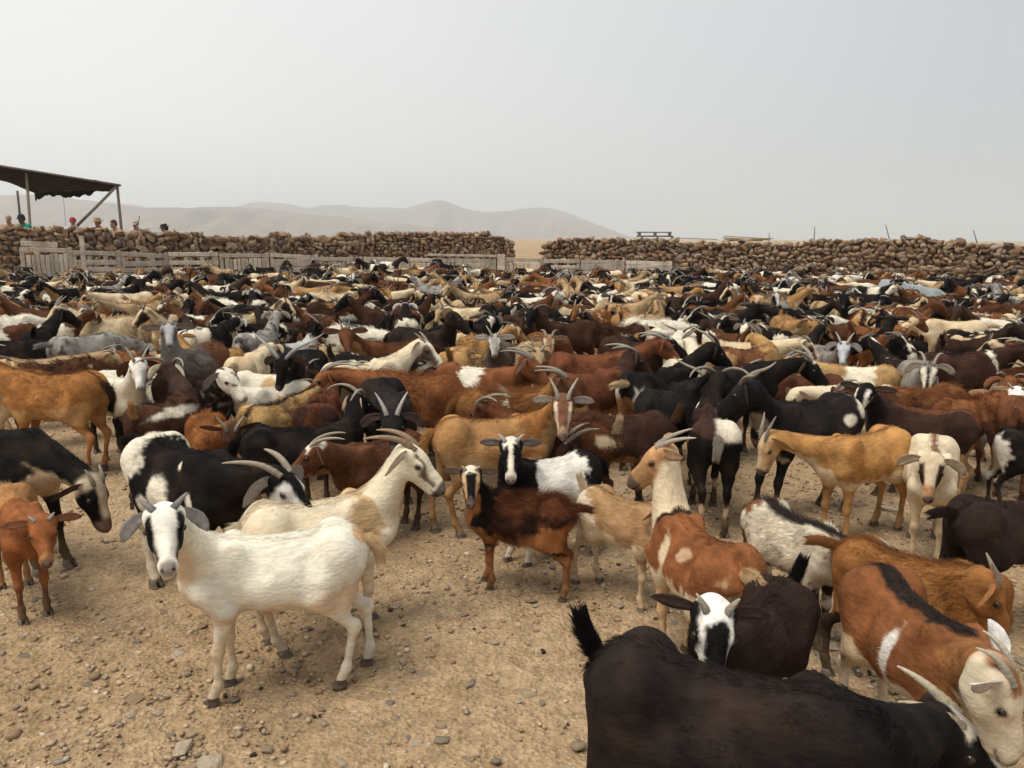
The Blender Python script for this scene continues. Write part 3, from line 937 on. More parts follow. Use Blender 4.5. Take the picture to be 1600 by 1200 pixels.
for px, py, s in ((282, 1172, .040), (150, 1055, .035), (205, 1118, .032), (248, 1112, .026), (255, 985, .025), (210, 1095, .030), (330, 1192, .042), (20, 1150, .035), (575, 1088, .022), (690, 1135, .024),
                  (830, 942, .026), (822, 1083, .024), (690, 1158, .026), (1098, 935, .028), (905, 1170, .028), (610, 1098, .022), (462, 1040, .02), (395, 945, .018), (260, 960, .03), (55, 1000, .025),
                  (1240, 870, .03), (1225, 850, .035), (1300, 1010, .03), (1290, 1030, .035), (1320, 1050, .04), (1255, 1065, .03), (1560, 700, .05), (1390, 800, .05), (1540, 740, .05), (1290, 960, .03), (757, 860, .035), (955, 640, .05), (1180, 610, .06), (1180, 655, .05)):
    lay_stone(px, py, s)
while nst < 300:
    px, py = rs.uniform(-100, 1700), rs.uniform(640, 1230)
    if rs.rand() > (1.0 if (px < 900 or px > 1200) else .6): continue
    lay_stone(px, py, rs.uniform(.012, .026) * (1.25 if px > 1150 else 1.0))
# gravel: thousands of small stones, one object
GV, GQ, GC = [], [], []
TET = []
for i in range(6):
    r2 = np.random.RandomState(40 + i)
    V8 = np.array([(x, y, z) for x in (-1, 1) for y in (-1, 1) for z in (-1, 1)], dtype=float) * r2.uniform(.45, 1.0, (8, 3)); V8[:, 2] *= .6
    TET.append(V8)
F8 = np.array([(0, 1, 3, 2), (4, 6, 7, 5), (0, 4, 5, 1), (2, 3, 7, 6), (0, 2, 6, 4), (1, 5, 7, 3)])
ng = 56000
d = 1.4 * (14 / 1.4) ** (rs.rand(ng) ** .85); a = R(90) + rs.uniform(-R(40), R(40), ng)
X, Y = d * np.cos(a), d * np.sin(a)
dens = fbm(np.stack([X, Y, 0 * X], 1) * .8 + 9, 3) + .25 * (X > 1) - .1
keep = rs.rand(ng) < np.clip(.55 + .6 * dens, .12, 1)
X, Y, d = X[keep], Y[keep], d[keep]; ng = len(X)
Zg = ground_z(X, Y)
sz = (.0022 + .0088 * rs.rand(ng) ** 3.6) * (1 + .10 * d)
rot = rs.uniform(0, 6.3, ng); ti = rs.randint(0, 6, ng)
B = np.array(TET)[ti]
c_, s_ = np.cos(rot)[:, None], np.sin(rot)[:, None]
asp = rs.uniform(.6, 1.4, (ng, 1))
VX = (B[:, :, 0] * c_ * asp - B[:, :, 1] * s_) * sz[:, None] + X[:, None]
VY = (B[:, :, 0] * s_ * asp + B[:, :, 1] * c_) * sz[:, None] + Y[:, None]
VZ = B[:, :, 2] * sz[:, None] + Zg[:, None] + sz[:, None] * .25
GVv = np.stack([VX, VY, VZ], -1).reshape(-1, 3)
GQq = (F8[None] + (np.arange(ng) * 8)[:, None, None]).reshape(-1, 4)
pal = np.array([(.42, .30, .19), (.36, .25, .155), (.46, .35, .235), (.30, .245, .185), (.05, .038, .028), (.56, .45, .33), (.35, .22, .13)])
cc = pal[rs.choice(len(pal), ng, p=[.24, .20, .18, .12, .04, .11, .11])] * rs.uniform(.8, 1.2, (ng, 1))
gravel = link('gravel', mesh_np('gravel', GVv, quads=GQq, col=np.repeat(cc, 8, axis=0), shade=False), M_STONE)
tag(gravel, 'small loose stones and gravel scattered over the ground', kind='stuff')

# ================================================================ hills
M_HILL, nt, bs = new_mat('hill_soil'); L = nt.links.new
tc = N(nt, 'ShaderNodeTexCoord')
n1 = nz(.004, 7, .6); 
L(ramp(n1, [(.3, (.15, .112, .088)), (.55, (.215, .165, .132)), (.75, (.28, .225, .18))]), bs.inputs['Base Color'])
bs.inputs['Roughness'].default_value = 1; bs.inputs['Specular IOR Level'].default_value = .05
def hill(name, label, prof, D, depth, seed, rug=1.0):
    prof = np.array(prof, dtype=float)
    px = np.linspace(prof[0, 0], prof[-1, 0], 260); py = np.interp(px, prof[:, 0], prof[:, 1])
    py = np.convolve(np.pad(py, 4, mode='edge')[2:-2], np.ones(5) / 5, 'valid')
    tops = [on_y(a, b, D) for a, b in zip(px, py)]
    X = np.array([t.x for t in tops]); H = np.maximum(np.array([t.z for t in tops]), 0)
    S = np.linspace(-1, 1, 44); V = []
    for s in S:
        w = (1 - abs(s)) ** 1.25
        yv = D + s * depth
        P = np.stack([X / 260. + seed, np.full_like(X, yv / 330.), np.zeros_like(X)], 1)
        gully = np.abs(fbm(P * np.array((3.4, .6, 1)), 4)); broad = fbm(P * .6, 2)
        e = math.sin(math.pi * min(1, max(0, 1 - abs(s)))) 
        z = H * (w + e * rug * (.16 * broad - .34 * gully)) * (1 + .035 * fbm(np.stack([X / 70. + seed, 0 * X, 0 * X], 1), 3)) - 6 * (abs(s) > .97)
        V.append(np.stack([X, np.full_like(X, yv) + 0 * X, z - 2.5], 1))
    V = np.concatenate(V); n = len(X)
    I = (np.arange(len(S) - 1)[:, None] * n + np.arange(n - 1)[None]).ravel()
    o = link(name, mesh_np(name, V, quads=np.stack([I, I + 1, I + n + 1, I + n], 1)), M_HILL)
    return tag(o, label, kind='structure')
hill('hills', 'low bare slope rising to the left behind the canopy', [(-500, 318), (-250, 306), (-100, 300), (0, 301), (50, 300), (90, 302), (130, 308), (180, 316), (230, 320), (300, 321), (350, 320), (380, 321), (430, 324), (480, 331), (540, 337), (600, 345), (680, 353), (760, 364), (820, 371), (860, 377)], 2500, 650, 3.3, 2.2)
hill('hills', 'hazy row of bare rounded hills on the horizon', [(-500, 345), (-100, 340), (100, 330), (160, 312), (200, 316), (260, 328), (330, 332), (370, 321), (395, 313), (415, 312), (450, 316), (480, 321), (510, 315), (545, 319), (575, 323), (610, 320), (640, 321), (662, 314), (685, 309), (708, 315), (750, 327), (790, 329), (815, 323), (845, 320), (868, 325), (900, 336), (940, 354), (985, 370), (1015, 377)], 3700, 850, 8.1, 1.9)

# ================================================================ haze
def build_haze():
    m = bpy.data.materials.new('haze'); m.use_nodes = True; nt = m.node_tree; nt.nodes.clear()
    o = nt.nodes.new('ShaderNodeOutputMaterial'); v = nt.nodes.new('ShaderNodeVolumePrincipled')
    v.inputs['Color'].default_value = (.87, .945, 1.0, 1)
    v.inputs['Density'].default_value = .00037
    v.inputs['Anisotropy'].default_value = .35
    nt.links.new(v.outputs[0], o.inputs['Volume'])
    mb = MB(); mb.box((0, 0, 106), (11400, 11400, 240), col=(1, 1, 1))
    h = link('haze', mb.mesh('haze', shade=False), m)
    tag(h, 'pale dusty air over the plain', kind='stuff')
build_haze()

# ================================================================ dry stone walls
WALL_C = [(.30, .195, .12), (.22, .13, .075), (.34, .235, .15), (.185, .12, .085), (.29, .20, .135), (.39, .285, .195), (.155, .115, .092), (.25, .15, .085), (.33, .25, .185)]
w_meshes = [[stone_me(i, c) for c in WALL_C] for i in range(len(STONES))]
def wall(label, path, top_fn, seed, size=.27, thick=.55, base_fn=lambda p: 0.0, nmax=300):
    """path = ground polyline (x, y); courses of stones laid along it; the stones of the upper, visible courses are parts"""
    rs = np.random.RandomState(seed)
    path = np.array(path, dtype=float); seg = np.linalg.norm(np.diff(path, axis=0), axis=1); cum = np.concatenate([[0], np.cumsum(seg)]); Lw = cum[-1]
    mid = path[len(path) // 2]
    root = empty('stone_wall', (path[0][0], path[0][1], 0)); tag(root, label, 'wall')
    def at(s):
        return np.array((np.interp(s, cum, path[:, 0]), np.interp(s, cum, path[:, 1])))
    def tan(s): return unit(at(min(s + .05, Lw)) - at(max(s - .05, 0)))
    # rubble core so that no daylight shows between the stones
    mb = MB(); ns = int(Lw / .5) + 2
    V, F = [], []
    for i in range(ns):
        s = Lw * (.012 + .976 * i / (ns - 1)); p = at(s); t = tan(s); nn = np.array((-t[1], t[0])); zt = top_fn(s / Lw) - size * .55
        for sd in (-1, 1):
            q = p + nn * sd * thick * .26; V += [(q[0], q[1], -.05), (q[0], q[1], zt)]
    for i in range(ns - 1):
        a = i * 4
        F += [(a, a + 4, a + 5, a + 1), (a + 2, a + 3, a + 7, a + 6), (a + 1, a + 5, a + 7, a + 3)]
    F += [(0, 1, 3, 2), (ns * 4 - 4, ns * 4 - 2, ns * 4 - 1, ns * 4 - 3)]
    mb.add(np.array(V) - np.array((path[0][0], path[0][1], 0)), F, (.085, .055, .035)); link('core', mb.mesh('wall_core', shade=False), M_STONE, root)
    items = []
    z = 0.0
    while z < 2.6:
        ch = size * rs.uniform(.48, .72); s = rs.uniform(0, size)
        while s < Lw:
            w = size * rs.choice([.55, .8, 1, 1.2, 1.6], p=[.2, .25, .28, .17, .10]) * rs.uniform(.85, 1.15)
            sm = min(s + w / 2, Lw - .02); zt = top_fn(sm / Lw)
            hgt = ch * rs.uniform(.85, 1.25)
            if z + ch * .35 < zt:
                for face in (-1, 1):
                    items.append((sm, face, z + hgt * .5 + rs.uniform(-.02, .02), w, hgt, zt))
            s += w * .93
        z += ch * .93
    # facing the camera first, upper courses first
    def vis(it): 
        p = at(it[0]); t = tan(it[0]); nn = np.array((-t[1], t[0])) * it[1]
        return (0 if nn @ (-p) > 0 else 1, it[5] - it[2] - .18 * (it[3] / size))
    items.sort(key=vis)
    mb = MB()
    for k, (s, face, zc, w, hgt, zt) in enumerate(items):
        p = at(s); t = tan(s); nn = np.array((-t[1], t[0])) * face
        q = p + nn * (thick * .30 + rs.uniform(-.03, .04))
        i, j = rs.randint(len(STONES)), rs.randint(len(WALL_C))
        az = math.atan2(t[1], t[0])
        eul = Euler((rs.uniform(-.35, .35), rs.normal(0, .32), az + rs.uniform(-.35, .35)))
        sc = (w * .57, thick * .34, hgt * rs.uniform(.55, .74) / max(STONES[i][0][:, 2].max(), .4))
        loc = (q[0] - path[0][0], q[1] - path[0][1], zc + .01)
        if k < nmax:
            o = link('stone', w_meshes[i][j], None, root, loc, eul, sc)
        else:
            Vv = (STONES[i][0] * np.array(sc)) @ np.array(eul.to_matrix()).T + np.array(loc)
            mb.add(Vv, STONES[i][1], WALL_C[j])
    if mb.n:
        o = link('stones', mb.mesh('stones'), M_STONE, root); o['kind'] = 'stuff'
    # odd cap stones
    return root
def gp(px, Y): return (on_y(px, 400, Y).x, Y)
def wobble(seed, amp=.06):
    ph = np.random.RandomState(seed).uniform(0, 6, 3)
    return lambda t: amp * (math.sin(t * 23 + ph[0]) + .6 * math.sin(t * 61 + ph[1]) + .4 * math.sin(t * 111 + ph[2]))
def top_px(path, prof, wob):               # wall-top outline of the photograph -> height above ground at fraction t of the wall's length
    path = np.array(path, dtype=float); cum = np.concatenate([[0], np.cumsum(np.linalg.norm(np.diff(path, axis=0), axis=1))]); prof = np.array(prof, dtype=float)
    def f(t):
        s_ = t * cum[-1]; x = float(np.interp(s_, cum, path[:, 0])); y = float(np.interp(s_, cum, path[:, 1]))
        px = to_px((x, y, 1.6))[0]
        return on_y(px, float(np.interp(px, prof[:, 0], prof[:, 1])), y).z - .02 + wob(t)
    return f
wl = wobble(1, .02)
def tops(pairs, Yf, wob):                   # wall-top pixel profile -> height above ground
    pairs = np.array(pairs, dtype=float)
    def f(t): return float(np.interp(t, pairs[:, 0], pairs[:, 1])) + wob(t)
    return f
# left wall: from beyond the left frame to x=560 px, then the run that ends at the gap
LP = [gp(-120, 21.2), gp(0, 22.0), gp(250, 23.6), gp(560, 26.5)]
wall('long rough brown dry stone wall behind the pallet fence, with visitors looking over it', LP, top_px(LP, [(-120, 358), (0, 358), (60, 358), (130, 359), (200, 361), (250, 364), (300, 367), (400, 370), (500, 369), (560, 367)], wl), 21, .215, nmax=300)
GP_ = [gp(535, 28.2), gp(800, 28.6)]
wall('taller tumbled end of the dry stone wall left of the gap', GP_, top_px(GP_, [(530, 370), (560, 367), (620, 365), (700, 363), (760, 365), (785, 371), (800, 378)], wobble(2, .03)), 22, .19, nmax=300)
RP = [gp(846, 27.6), gp(1053, 26.6), gp(1260, 24.6), gp(1480, 22.4), gp(1720, 20.2)]
wall('long brown dry stone wall on the right, standing in the open behind the goats', RP, top_px(RP, [(846, 378), (880, 374), (950, 376), (1040, 377), (1100, 378), (1200, 381), (1300, 377), (1400, 376), (1430, 371), (1460, 377), (1520, 380), (1560, 382), (1720, 386)], wobble(3, .02)), 23, .205, nmax=300)

# ================================================================ weathered wood: pallet fence, planks, pallet
M_WOOD = col_mat('weathered_wood', rough=.9, grain=14, amount=.25, bump=.35, bscale=30, stretch=(1, 1, .15), spec=.15, dirt=(.17, .135, .105))
WOOD = [(.56, .49, .41), (.51, .45, .375), (.60, .52, .43), (.46, .40, .335), (.64, .56, .47), (.42, .365, .30)]
def fence_panel(label, x0, x1, Y0, Y1, ytop0, ytop1, kind, seed, ns=8):
    rs = np.random.RandomState(seed)
    a, b = on_y(x0, ytop0, Y0), on_y(x1, ytop1, Y1)
    v = Vector((b.x - a.x, b.y - a.y, 0)); Lp = v.length; az = math.atan2(v.y, v.x)
    za, zb = a.z, b.z; h = (za + zb) / 2
    tilt = math.atan2(zb - za, Lp)
    root = empty('pallet_panel', (a.x, a.y, 0), az); tag(root, label, 'fence panel', 'grey pallet panels of the corral fence')
    def piece(name, c, size, ry=0.0, rx=0.0):
        mb = MB(); mb.box((0, 0, 0), size, col=np.array(WOOD[rs.randint(len(WOOD))]) * rs.uniform(.85, 1.15), bevel=.006)
        link(name, mb.mesh(name, shade=False), M_WOOD, root, c, (rx, ry, 0))
    for x in (.05, Lp - .05):
        piece('post', (x, .035, h * .5), (.09, .07, h + rs.uniform(-.02, .03)))
    piece('rail', (Lp / 2, -.012, h - .06), (Lp - .0, .022, .115), -tilt)
    piece('rail', (Lp / 2, -.012, h * .48), (Lp, .022, .09), rs.normal(0, .01))
    piece('rail', (Lp / 2, -.012, .12), (Lp, .022, .09))
    if kind == 'v':
        n = ns
        for i in range(n):
            x = .12 + (Lp - .24) * (i + .5) / n
            piece('slat', (x, -.036, h * .5 - .06), ((Lp - .2) / n * rs.uniform(.62, .88), .02, h * rs.uniform(.80, .86)), rs.normal(0, .012))
    elif kind == 'h':
        for i in range(5):
            z = h * (.14 + .70 * i / 4.6)
            piece('slat', (Lp / 2, -.036, z), (Lp * rs.uniform(.95, 1.0), .02, h * rs.uniform(.095, .14)), rs.normal(0, .012))
        for x in (Lp * .35, Lp * .68): piece('block', (x, .03, h * .48), (.1, .06, h * .8))
    elif kind == 's':
        for i in range(4):
            z = h * (.12 + .74 * i / 3.4)
            piece('slat', (Lp / 2, -.036, z), (Lp * .99, .022, h * .20), rs.normal(0, .015))
    return root
YF = lambda px: 20.4 + (25.2 - 20.4) * min(max((px - 30) / 560, 0), 1)
PAN = [(30, 112, 386, 388, 'v', 9, 'upright-slatted pallet panel at the left end of the fence, under a loose board'),
       (112, 188, 391, 393, 'h', 8, 'pallet panel with a long pale top rail, right of the tall post'),
       (188, 262, 393, 397, 'h', 8, 'gappy pallet panel with horizontal boards, below the straw-hatted visitor'),
       (263, 340, 394, 394, 'h', 8, 'open pallet panel with three posts and thin boards, below the black-hatted visitor'),
       (343, 420, 396, 396, 'v', 10, 'pale framed pallet panel with many narrow upright slats'),
       (422, 497, 395, 400, 's', 8, 'solid pallet panel of wide boards sagging to the right'),
       (499, 566, 402, 402, 'v', 8, 'low pallet panel with dark gaps between short upright slats'),
       (568, 640, 401, 403, 's', 8, 'tight pallet panel of plain horizontal boards in the middle of the fence'),
       (641, 710, 403, 404, 'v', 9, 'upright-slatted pallet panel under the long loose top board'),
       (711, 775, 404, 405, 's', 8, 'plain boarded pallet panel left of the wide double post'),
       (790, 848, 402, 404, 'v', 7, 'upright-slatted pallet panel closing the gap between the two walls'),
       (849, 906, 405, 405, 'h', 8, 'boarded pallet panel at the left foot of the right wall'),
       (908, 976, 406, 407, 's', 8, 'solid grey pallet panel before the right wall'),
       (978, 1050, 407, 409, 's', 8, 'last pallet panel of the fence, ending at a thin dark post')]
for i, (x0, x1, y0, y1, k, ns, lab) in enumerate(PAN):
    fence_panel(lab, x0, x1, YF(x0), YF(x1), y0, y1, k, 60 + i, ns)
def board(name, label, cat, p0, p1, w, t, c, bevel=.006, group=None):
    """one straight timber from p0 to p1"""
    p0, p1 = Vector(p0), Vector(p1); d = p1 - p0
    mb = MB(); mb.box((d.length / 2, 0, 0), (d.length, t, w), col=c, bevel=bevel)
    o = link(name, mb.mesh(name, shade=False), M_WOOD, None, p0)
    o.rotation_mode = 'QUATERNION'
    o.rotation_quaternion = d.to_track_quat('X', 'Z')
    if label: tag(o, label, cat, group)
    return o
p = on_y(131, 367, 20.8); board('fence_post', 'tall pale plank post standing above the pallet fence near its left end', 'post', (p.x, p.y - .12, -.05), (p.x, p.y - .12, p.z - .03), .12, .05, WOOD[3])
p = on_y(783, 397, 25.05); board('fence_post', 'wide pale double post in the fence in front of the wall gap', 'post', (p.x, p.y + .05, -.05), (p.x, p.y + .05, p.z), .24, .09, WOOD[2])
p = on_y(1053, 403, 24.9); board('fence_post', 'thin dark end post of the pallet fence against the right wall', 'post', (p.x, p.y, -.05), (p.x, p.y, p.z), .06, .06, (.07, .055, .045))
a, b = on_y(32, 380, 20.25), on_y(90, 382, 20.75); board('board', 'loose pale board lying on top of the leftmost pallet panel', 'board', (a.x, a.y, a.z - .01), (b.x, b.y, b.z - .01), .13, .03, WOOD[2])
a, b = on_y(668, 398, 25.12), on_y(776, 400, 25.12); board('board', 'long loose grey board on top of the middle of the fence', 'board', a, b, .07, .03, WOOD[1])

# pallet lying tilted on the right wall
c = on_y(1022, 374, 26.85); zt = c.z
pl = empty('wooden_pallet', (c.x, c.y, 1.58), R(-4)); tag(pl, 'grey wooden pallet standing on its edge frame on top of the right wall', 'pallet')
def pp(name, c, size, rot=(0, 0, 0), col=(.16, .145, .13)):
    mb = MB(); mb.box((0, 0, 0), size, col=col, bevel=.005); link(name, mb.mesh(name, shade=False), M_WOOD, pl, c, rot)
pp('board', (0, .0, .255), (1.15, .10, .035)); pp('board', (0, -.10, .125), (1.20, .05, .05)); pp('board', (.02, -.22, .0), (.95, .10, .03))
pp('board', (0, .35, .255), (1.15, .10, .03))
for x in (-.50, .02, .50): pp('block', (x, -.05, .18), (.10, .12, .12)); pp('stringer', (x + .07, -.16, .06), (.07, .05, .17), (0, .35, 0))
# plank stack on the wall further right
st = on_y(1165, 377, 25.7)
root = empty('plank_pile', (st.x, st.y, 1.56), R(-14)); tag(root, 'low pile of yellowish planks lying on the right wall beside a thin stake', 'planks')
rs = np.random.RandomState(9)
for i in range(7):
    mb = MB(); mb.box((0, 0, 0), (rs.uniform(1.0, 1.6), .09, .028), col=np.array((.36, .26, .14)) * rs.uniform(.7, 1.25), bevel=.004)
    link('plank', mb.mesh('plank', shade=False), M_WOOD, root, (rs.uniform(-.15, .15), (i % 4) * .10 - .2, .03 + .045 * (i // 3)), (0, rs.normal(0, .05), rs.normal(0, .10)))
for (x0, y0, x1, y1, Y) in ((1058, 371, 1120, 374, 26.2),):
    a, b = on_y(x0, y0 + 1, Y), on_y(x1, y1, Y - .4); board('plank', 'single pale plank lying flat on the right wall beside the pallet', 'plank', a, b, .03, .10, (.42, .36, .27))
# thin iron stakes on the wall and the wire mesh strung between them
M_IRON = col_mat('rusty_iron', rough=.7, grain=60, amount=.3, bump=.2, bscale=80, spec=.4)
for (x0, y0, x1, y1, Y, lab) in ((1201, 384, 1202, 364, 25.6, 'short thin iron stake beside the plank pile on the wall'), (1272, 377, 1273, 354, 25.0, 'straight upright iron stake on the right wall'),
                                (1390, 376, 1384, 351, 23.8, 'tallest iron stake on the right wall, leaning left'), (1527, 381, 1521, 360, 22.6, 'leaning iron stake nearest the right edge of the wall')):
    a, b = on_y(x0, y0, Y), on_y(x1, y1, Y); mb = MB(); a0 = a + (a - b) * .5
    mb.tube([Vector((0, 0, 0)), (b - a0) * .5, b - a0], [.013, .012, .010], n=6, col=(.035, .028, .024)); tag(link('iron_stake', mb.mesh('iron_stake'), M_IRON, None, a0), lab, 'stake', 'thin iron stakes on the right wall')

# ================================================================ shade canopy behind the left wall
M_NET = col_mat('shade_net', rough=.95, grain=30, amount=.2, bump=.4, bscale=70, spec=.1)
can = empty('shade_canopy', (on_y(185, 300, 25.0).x, 25.0, .4)); tag(can, 'dark brown shade net canopy on thin poles behind the left wall', 'canopy')
o0 = Vector(can.location)
c_nr, c_fr, c_nl, c_fl = on_y(185, 288, 24.6), on_y(150, 290, 28.0), on_y(-90, 243, 23.0), on_y(-90, 308, 26.8)
c_fr = on_y(160, 293, 27.3); c_fl = Vector((c_nl.x, 27.2, c_nl.z - .75))
nu, nv = 36, 14; V = []
for i in range(nu + 1):
    u = i / nu
    for j in range(nv + 1):
        v = j / nv
        p = (c_nl * (1 - u) + c_nr * u) * (1 - v) + (c_fl * (1 - u) + c_fr * u) * v
        sag = -.14 * math.sin(math.pi * v) * (.6 + .4 * math.sin(u * 9)) - .05 * math.sin(math.pi * u)
        rag = .05 * float(fbm(np.array([[u * 14, v * 3, 2.]]), 2)[0])
        V.append(p + Vector((0, 0, sag + rag)) - o0)
V = np.array([tuple(v) for v in V]); V2 = V - np.array((0, 0, .012))
F = []; w = nv + 1; m = len(V)
for i in range(nu):
    for j in range(nv):
        a = i * w + j; F.append((a, a + w, a + w + 1, a + 1)); F.append((a + m + 1, a + m + w + 1, a + m + w, a + m))
for i in range(nu): F.append((i * w, i * w + m, (i + 1) * w + m, (i + 1) * w)); F.append(((i + 1) * w - 1, (i + 2) * w - 1, (i + 2) * w - 1 + m, (i + 1) * w - 1 + m))
for j in range(nv): F.append((j, j + 1, j + 1 + m, j + m)); F.append((nu * w + j + 1, nu * w + j, nu * w + j + m, nu * w + j + 1 + m))
mb = MB(); mb.add(np.concatenate([V, V2]), F, (.026, .022, .020)); link('net', mb.mesh('net'), M_NET, can)
# ragged hem hanging along the far and near edge
for nm, e0, e1, hh in (('hem', c_fl, c_fr, .34), ('hem', c_nl, c_nr, .13)):
    mb = MB(); V = []; n = 60
    for i in range(n + 1):
        u = i / n; p = e0 * (1 - u) + e1 * u - o0 - Vector((0, 0, .05 * math.sin(math.pi * u)))
        dz = hh * (.75 + .6 * float(fbm(np.array([[u * 11, .5, hh * 9]]), 3)[0])) * (1 - .55 * u)
        for k_, (dy, z) in enumerate(((0, .0), (.02, -dz * .5), (.01, -dz))): V.append((p.x, p.y + dy, p.z + z))
        for k_, (dy, z) in enumerate(((-.012, .0), (.008, -dz * .5), (-.002, -dz))): V.append((p.x, p.y + dy, p.z + z))
    F = []
    for i in range(n):
        a = i * 6
        for k_ in (0, 1): F.append((a + k_, a + k_ + 1, a + k_ + 7, a + k_ + 6)); F.append((a + k_ + 3, a + k_ + 9, a + k_ + 10, a + k_ + 4))
        F.append((a + 2, a + 5, a + 11, a + 8))
    mb.add(V, F, (.030, .024, .021)); link(nm, mb.mesh('hem'), M_NET, can)
def pole(p0, p1, r, col=(.20, .165, .13)):
    mb = MB(); p0, p1 = Vector(p0) - o0, Vector(p1) - o0
    mb.tube([p0, (p0 + p1) / 2 + Vector((.01, 0, 0)), p1], [r, r * .95, r * .9], n=7, col=col); link('pole', mb.mesh('pole'), M_WOOD, can)
def drop(px0, py0, px1, py1, Y, r, col=(.20, .165, .13)):
    a, b = on_y(px0, py0, Y), on_y(px1, py1, Y); d = (b - a); b2 = a + d * ((.35 - a.z) / d.z); pole(b2, a, r, col)
drop(41, 268, 46, 345, 23.9, .042, (.34, .29, .235)); drop(27, 298, 31, 340, 27.0, .04, (.10, .085, .07)); drop(183, 289, 188, 345, 24.65, .045)
a, b = on_y(182, 291, 24.6), on_y(120, 353, 24.2); pole(b, a, .045, (.24, .20, .165)); a, b = on_y(183, 289, 24.7), on_y(126, 347, 27.0); pole(b, a, .03, (.22, .18, .15))
pole(c_nr + Vector((.05, 0, -.03)), c_nl + Vector((0, 0, -.03)), .035, (.16, .13, .11)); pole(c_nr + Vector((.05, 0, -.03)), c_fr + Vector((.05, 0, -.03)), .035, (.16, .13, .11)); pole(c_fr + Vector((0, 0, -.02)), c_fl + Vector((0, 0, -.02)), .03, (.13, .11, .09))
drop(98, 296, 102, 345, 27.6, .006, (.08, .07, .06))

# ================================================================ visitors looking over the wall
M_SKIN = col_mat('skin', rough=.55, grain=40, amount=.10, bump=.1, bscale=120, spec=.35)
M_CLOTH = col_mat('cloth', rough=.9, grain=50, amount=.12, bump=.35, bscale=45, sheen=.2, spec=.15)
M_HAIR = col_mat('hair', rough=.7, grain=90, amount=.3, bump=.5, bscale=120, stretch=(1, 1, .2), spec=.3)
def person(label, px, py, Y, face, skin, shirt, hair=None, hat=None, hat_c=None, lean=.1, arms='rail', scale=1.0, trousers=(.06, .065, .08), sleeves='short', nod=8):
    """py = pixel of the top of the bare head; face = yaw the face looks to (270 = towards the camera)"""
    top = on_y(px, py, Y); gz0 = .42
    Ht = 1.72 * scale
    foot = top.z - Ht
    h = .019
    G = Field((-.42, -.45, 0), (.62, .45, 1.80), h); prims = []
    def A(r, k, pr): prims.append((r, pr)); G.add(pr, k)
    hip = np.array((0, 0, .93)); chest = np.array((lean * .55, 0, 1.26)); nk = np.array((lean * .95, 0, 1.47)); hd = np.array((lean * 1.05 + .02, 0, 1.60))
    for s in (-1, 1):
        A('p', .04, p_cone((0, s * .09, .90), (.02, s * .10, .50), .085, .058)); A('p', .03, p_cone((.02, s * .10, .50), (-.01, s * .10, .09), .056, .038)); A('p', .03, p_cone((-.02, s * .10, .045), (.15, s * .115, .035), .04, .032))
    A('s', .06, p_ell(hip, (.12, .165, .13))); A('s', .08, p_ell((hip + chest) / 2, (.115, .15, .20))); A('s', .06, p_ell(chest, (.125, .18, .19)))
    for s in (-1, 1):
        sh = chest + np.array((.01, s * .185, .125)); A('s', .05, p_ell(sh, (.06, .06, .06))); A('s', .05, p_cone(chest + np.array((0, 0, .14)), sh, .07, .055))
        if arms == 'rail': el = sh + np.array((.17, s * .07, -.24)); wr = el + np.array((.24, -s * .05, .06))
        else: el = sh + np.array((.02, s * .06, -.28)); wr = el + np.array((.12, -s * .01, -.20))
        A('s' if True else 'k', .03, p_cone(sh, el, .052, .042)); A('s' if sleeves == 'long' else 'k', .02, p_cone(el, wr, .040, .028))
        dd = unit(wr - el); A('k', .015, p_ell(wr + dd * .05, (.05, .034, .026)))
        for q in range(4): b0 = wr + dd * .085 + np.array((0, (q - 1.5) * .017, 0)); A('k', .006, p_cone(b0, b0 + dd * (.055 + .012 * (q in (1, 2))) + np.array((0, 0, -.02)), .010, .008))
        A('k', .008, p_cone(wr + dd * .03 + np.array((0, -s * .03, 0)), wr + dd * .07 + np.array((0, -s * .055, .0)), .011, .009))
    A('k', .04, p_cone(nk - np.array((.01, 0, .05)), nk + np.array((.005, 0, .08)), .058, .052))
    y0 = 0; c_, s_ = math.cos(R(nod)), math.sin(R(nod)); f = np.array((c_, 0, -s_)); u = np.array((s_, 0, c_)); l = np.array((0, 1., 0)); M = np.array((f, l, u))
    Hh = lambda x, y, z: hd + f * x + l * y + u * z
    A('k', .02, p_ell(Hh(-.012, 0, .035), (.095, .075, .085), M)); A('k', .03, p_ell(Hh(.035, 0, -.045), (.062, .056, .075), M)); A('k', .015, p_cone(Hh(.092, 0, .012), Hh(.108, 0, -.026), .010, .016)); A('k', .015, p_ell(Hh(.062, 0, -.098), (.03, .03, .022), M))
    A('k', .01, p_ell(Hh(.083, 0, -.064), (.016, .026, .006), M)); A('k', .015, p_ell(Hh(.078, 0, .032), (.016, .055, .012), M))
    for s in (-1, 1): A('k', .008, p_ell(Hh(-.005, s * .078, -.008), (.022, .010, .033), M))
    V, Q = surface_nets(G)
    x, y, z = [V[:, i] for i in range(3)]; D = {}
    for r, (fn, _, _) in prims: d = fn(x, y, z); D[r] = np.minimum(D.get(r, 9), d)
    E = np.stack([D[r] for r in 'pks'], 1); w = E.argmin(1)
    C = np.array([trousers, skin, shirt])[w].astype(float)
    C[(z < .085)] = (.05, .04, .03)
    loc = (V - hd); hx, hy, hz = loc @ f, loc @ l, loc @ u
    face_m = (w == 1) & (z > 1.40)
    for s in (-1, 1):
        e = np.sqrt(((hx - .085) / .02) ** 2 + ((hy - s * .032) / .014) ** 2 + ((hz - .012) / .009) ** 2); C[face_m & (e < 1.1)] = (.03, .022, .018)
    e = np.sqrt(((hx - .09) / .03) ** 2 + (hy / .026) ** 2 + ((hz + .064) / .008) ** 2); C[face_m & (e < 1)] = np.array(skin) * (.75, .45, .45)
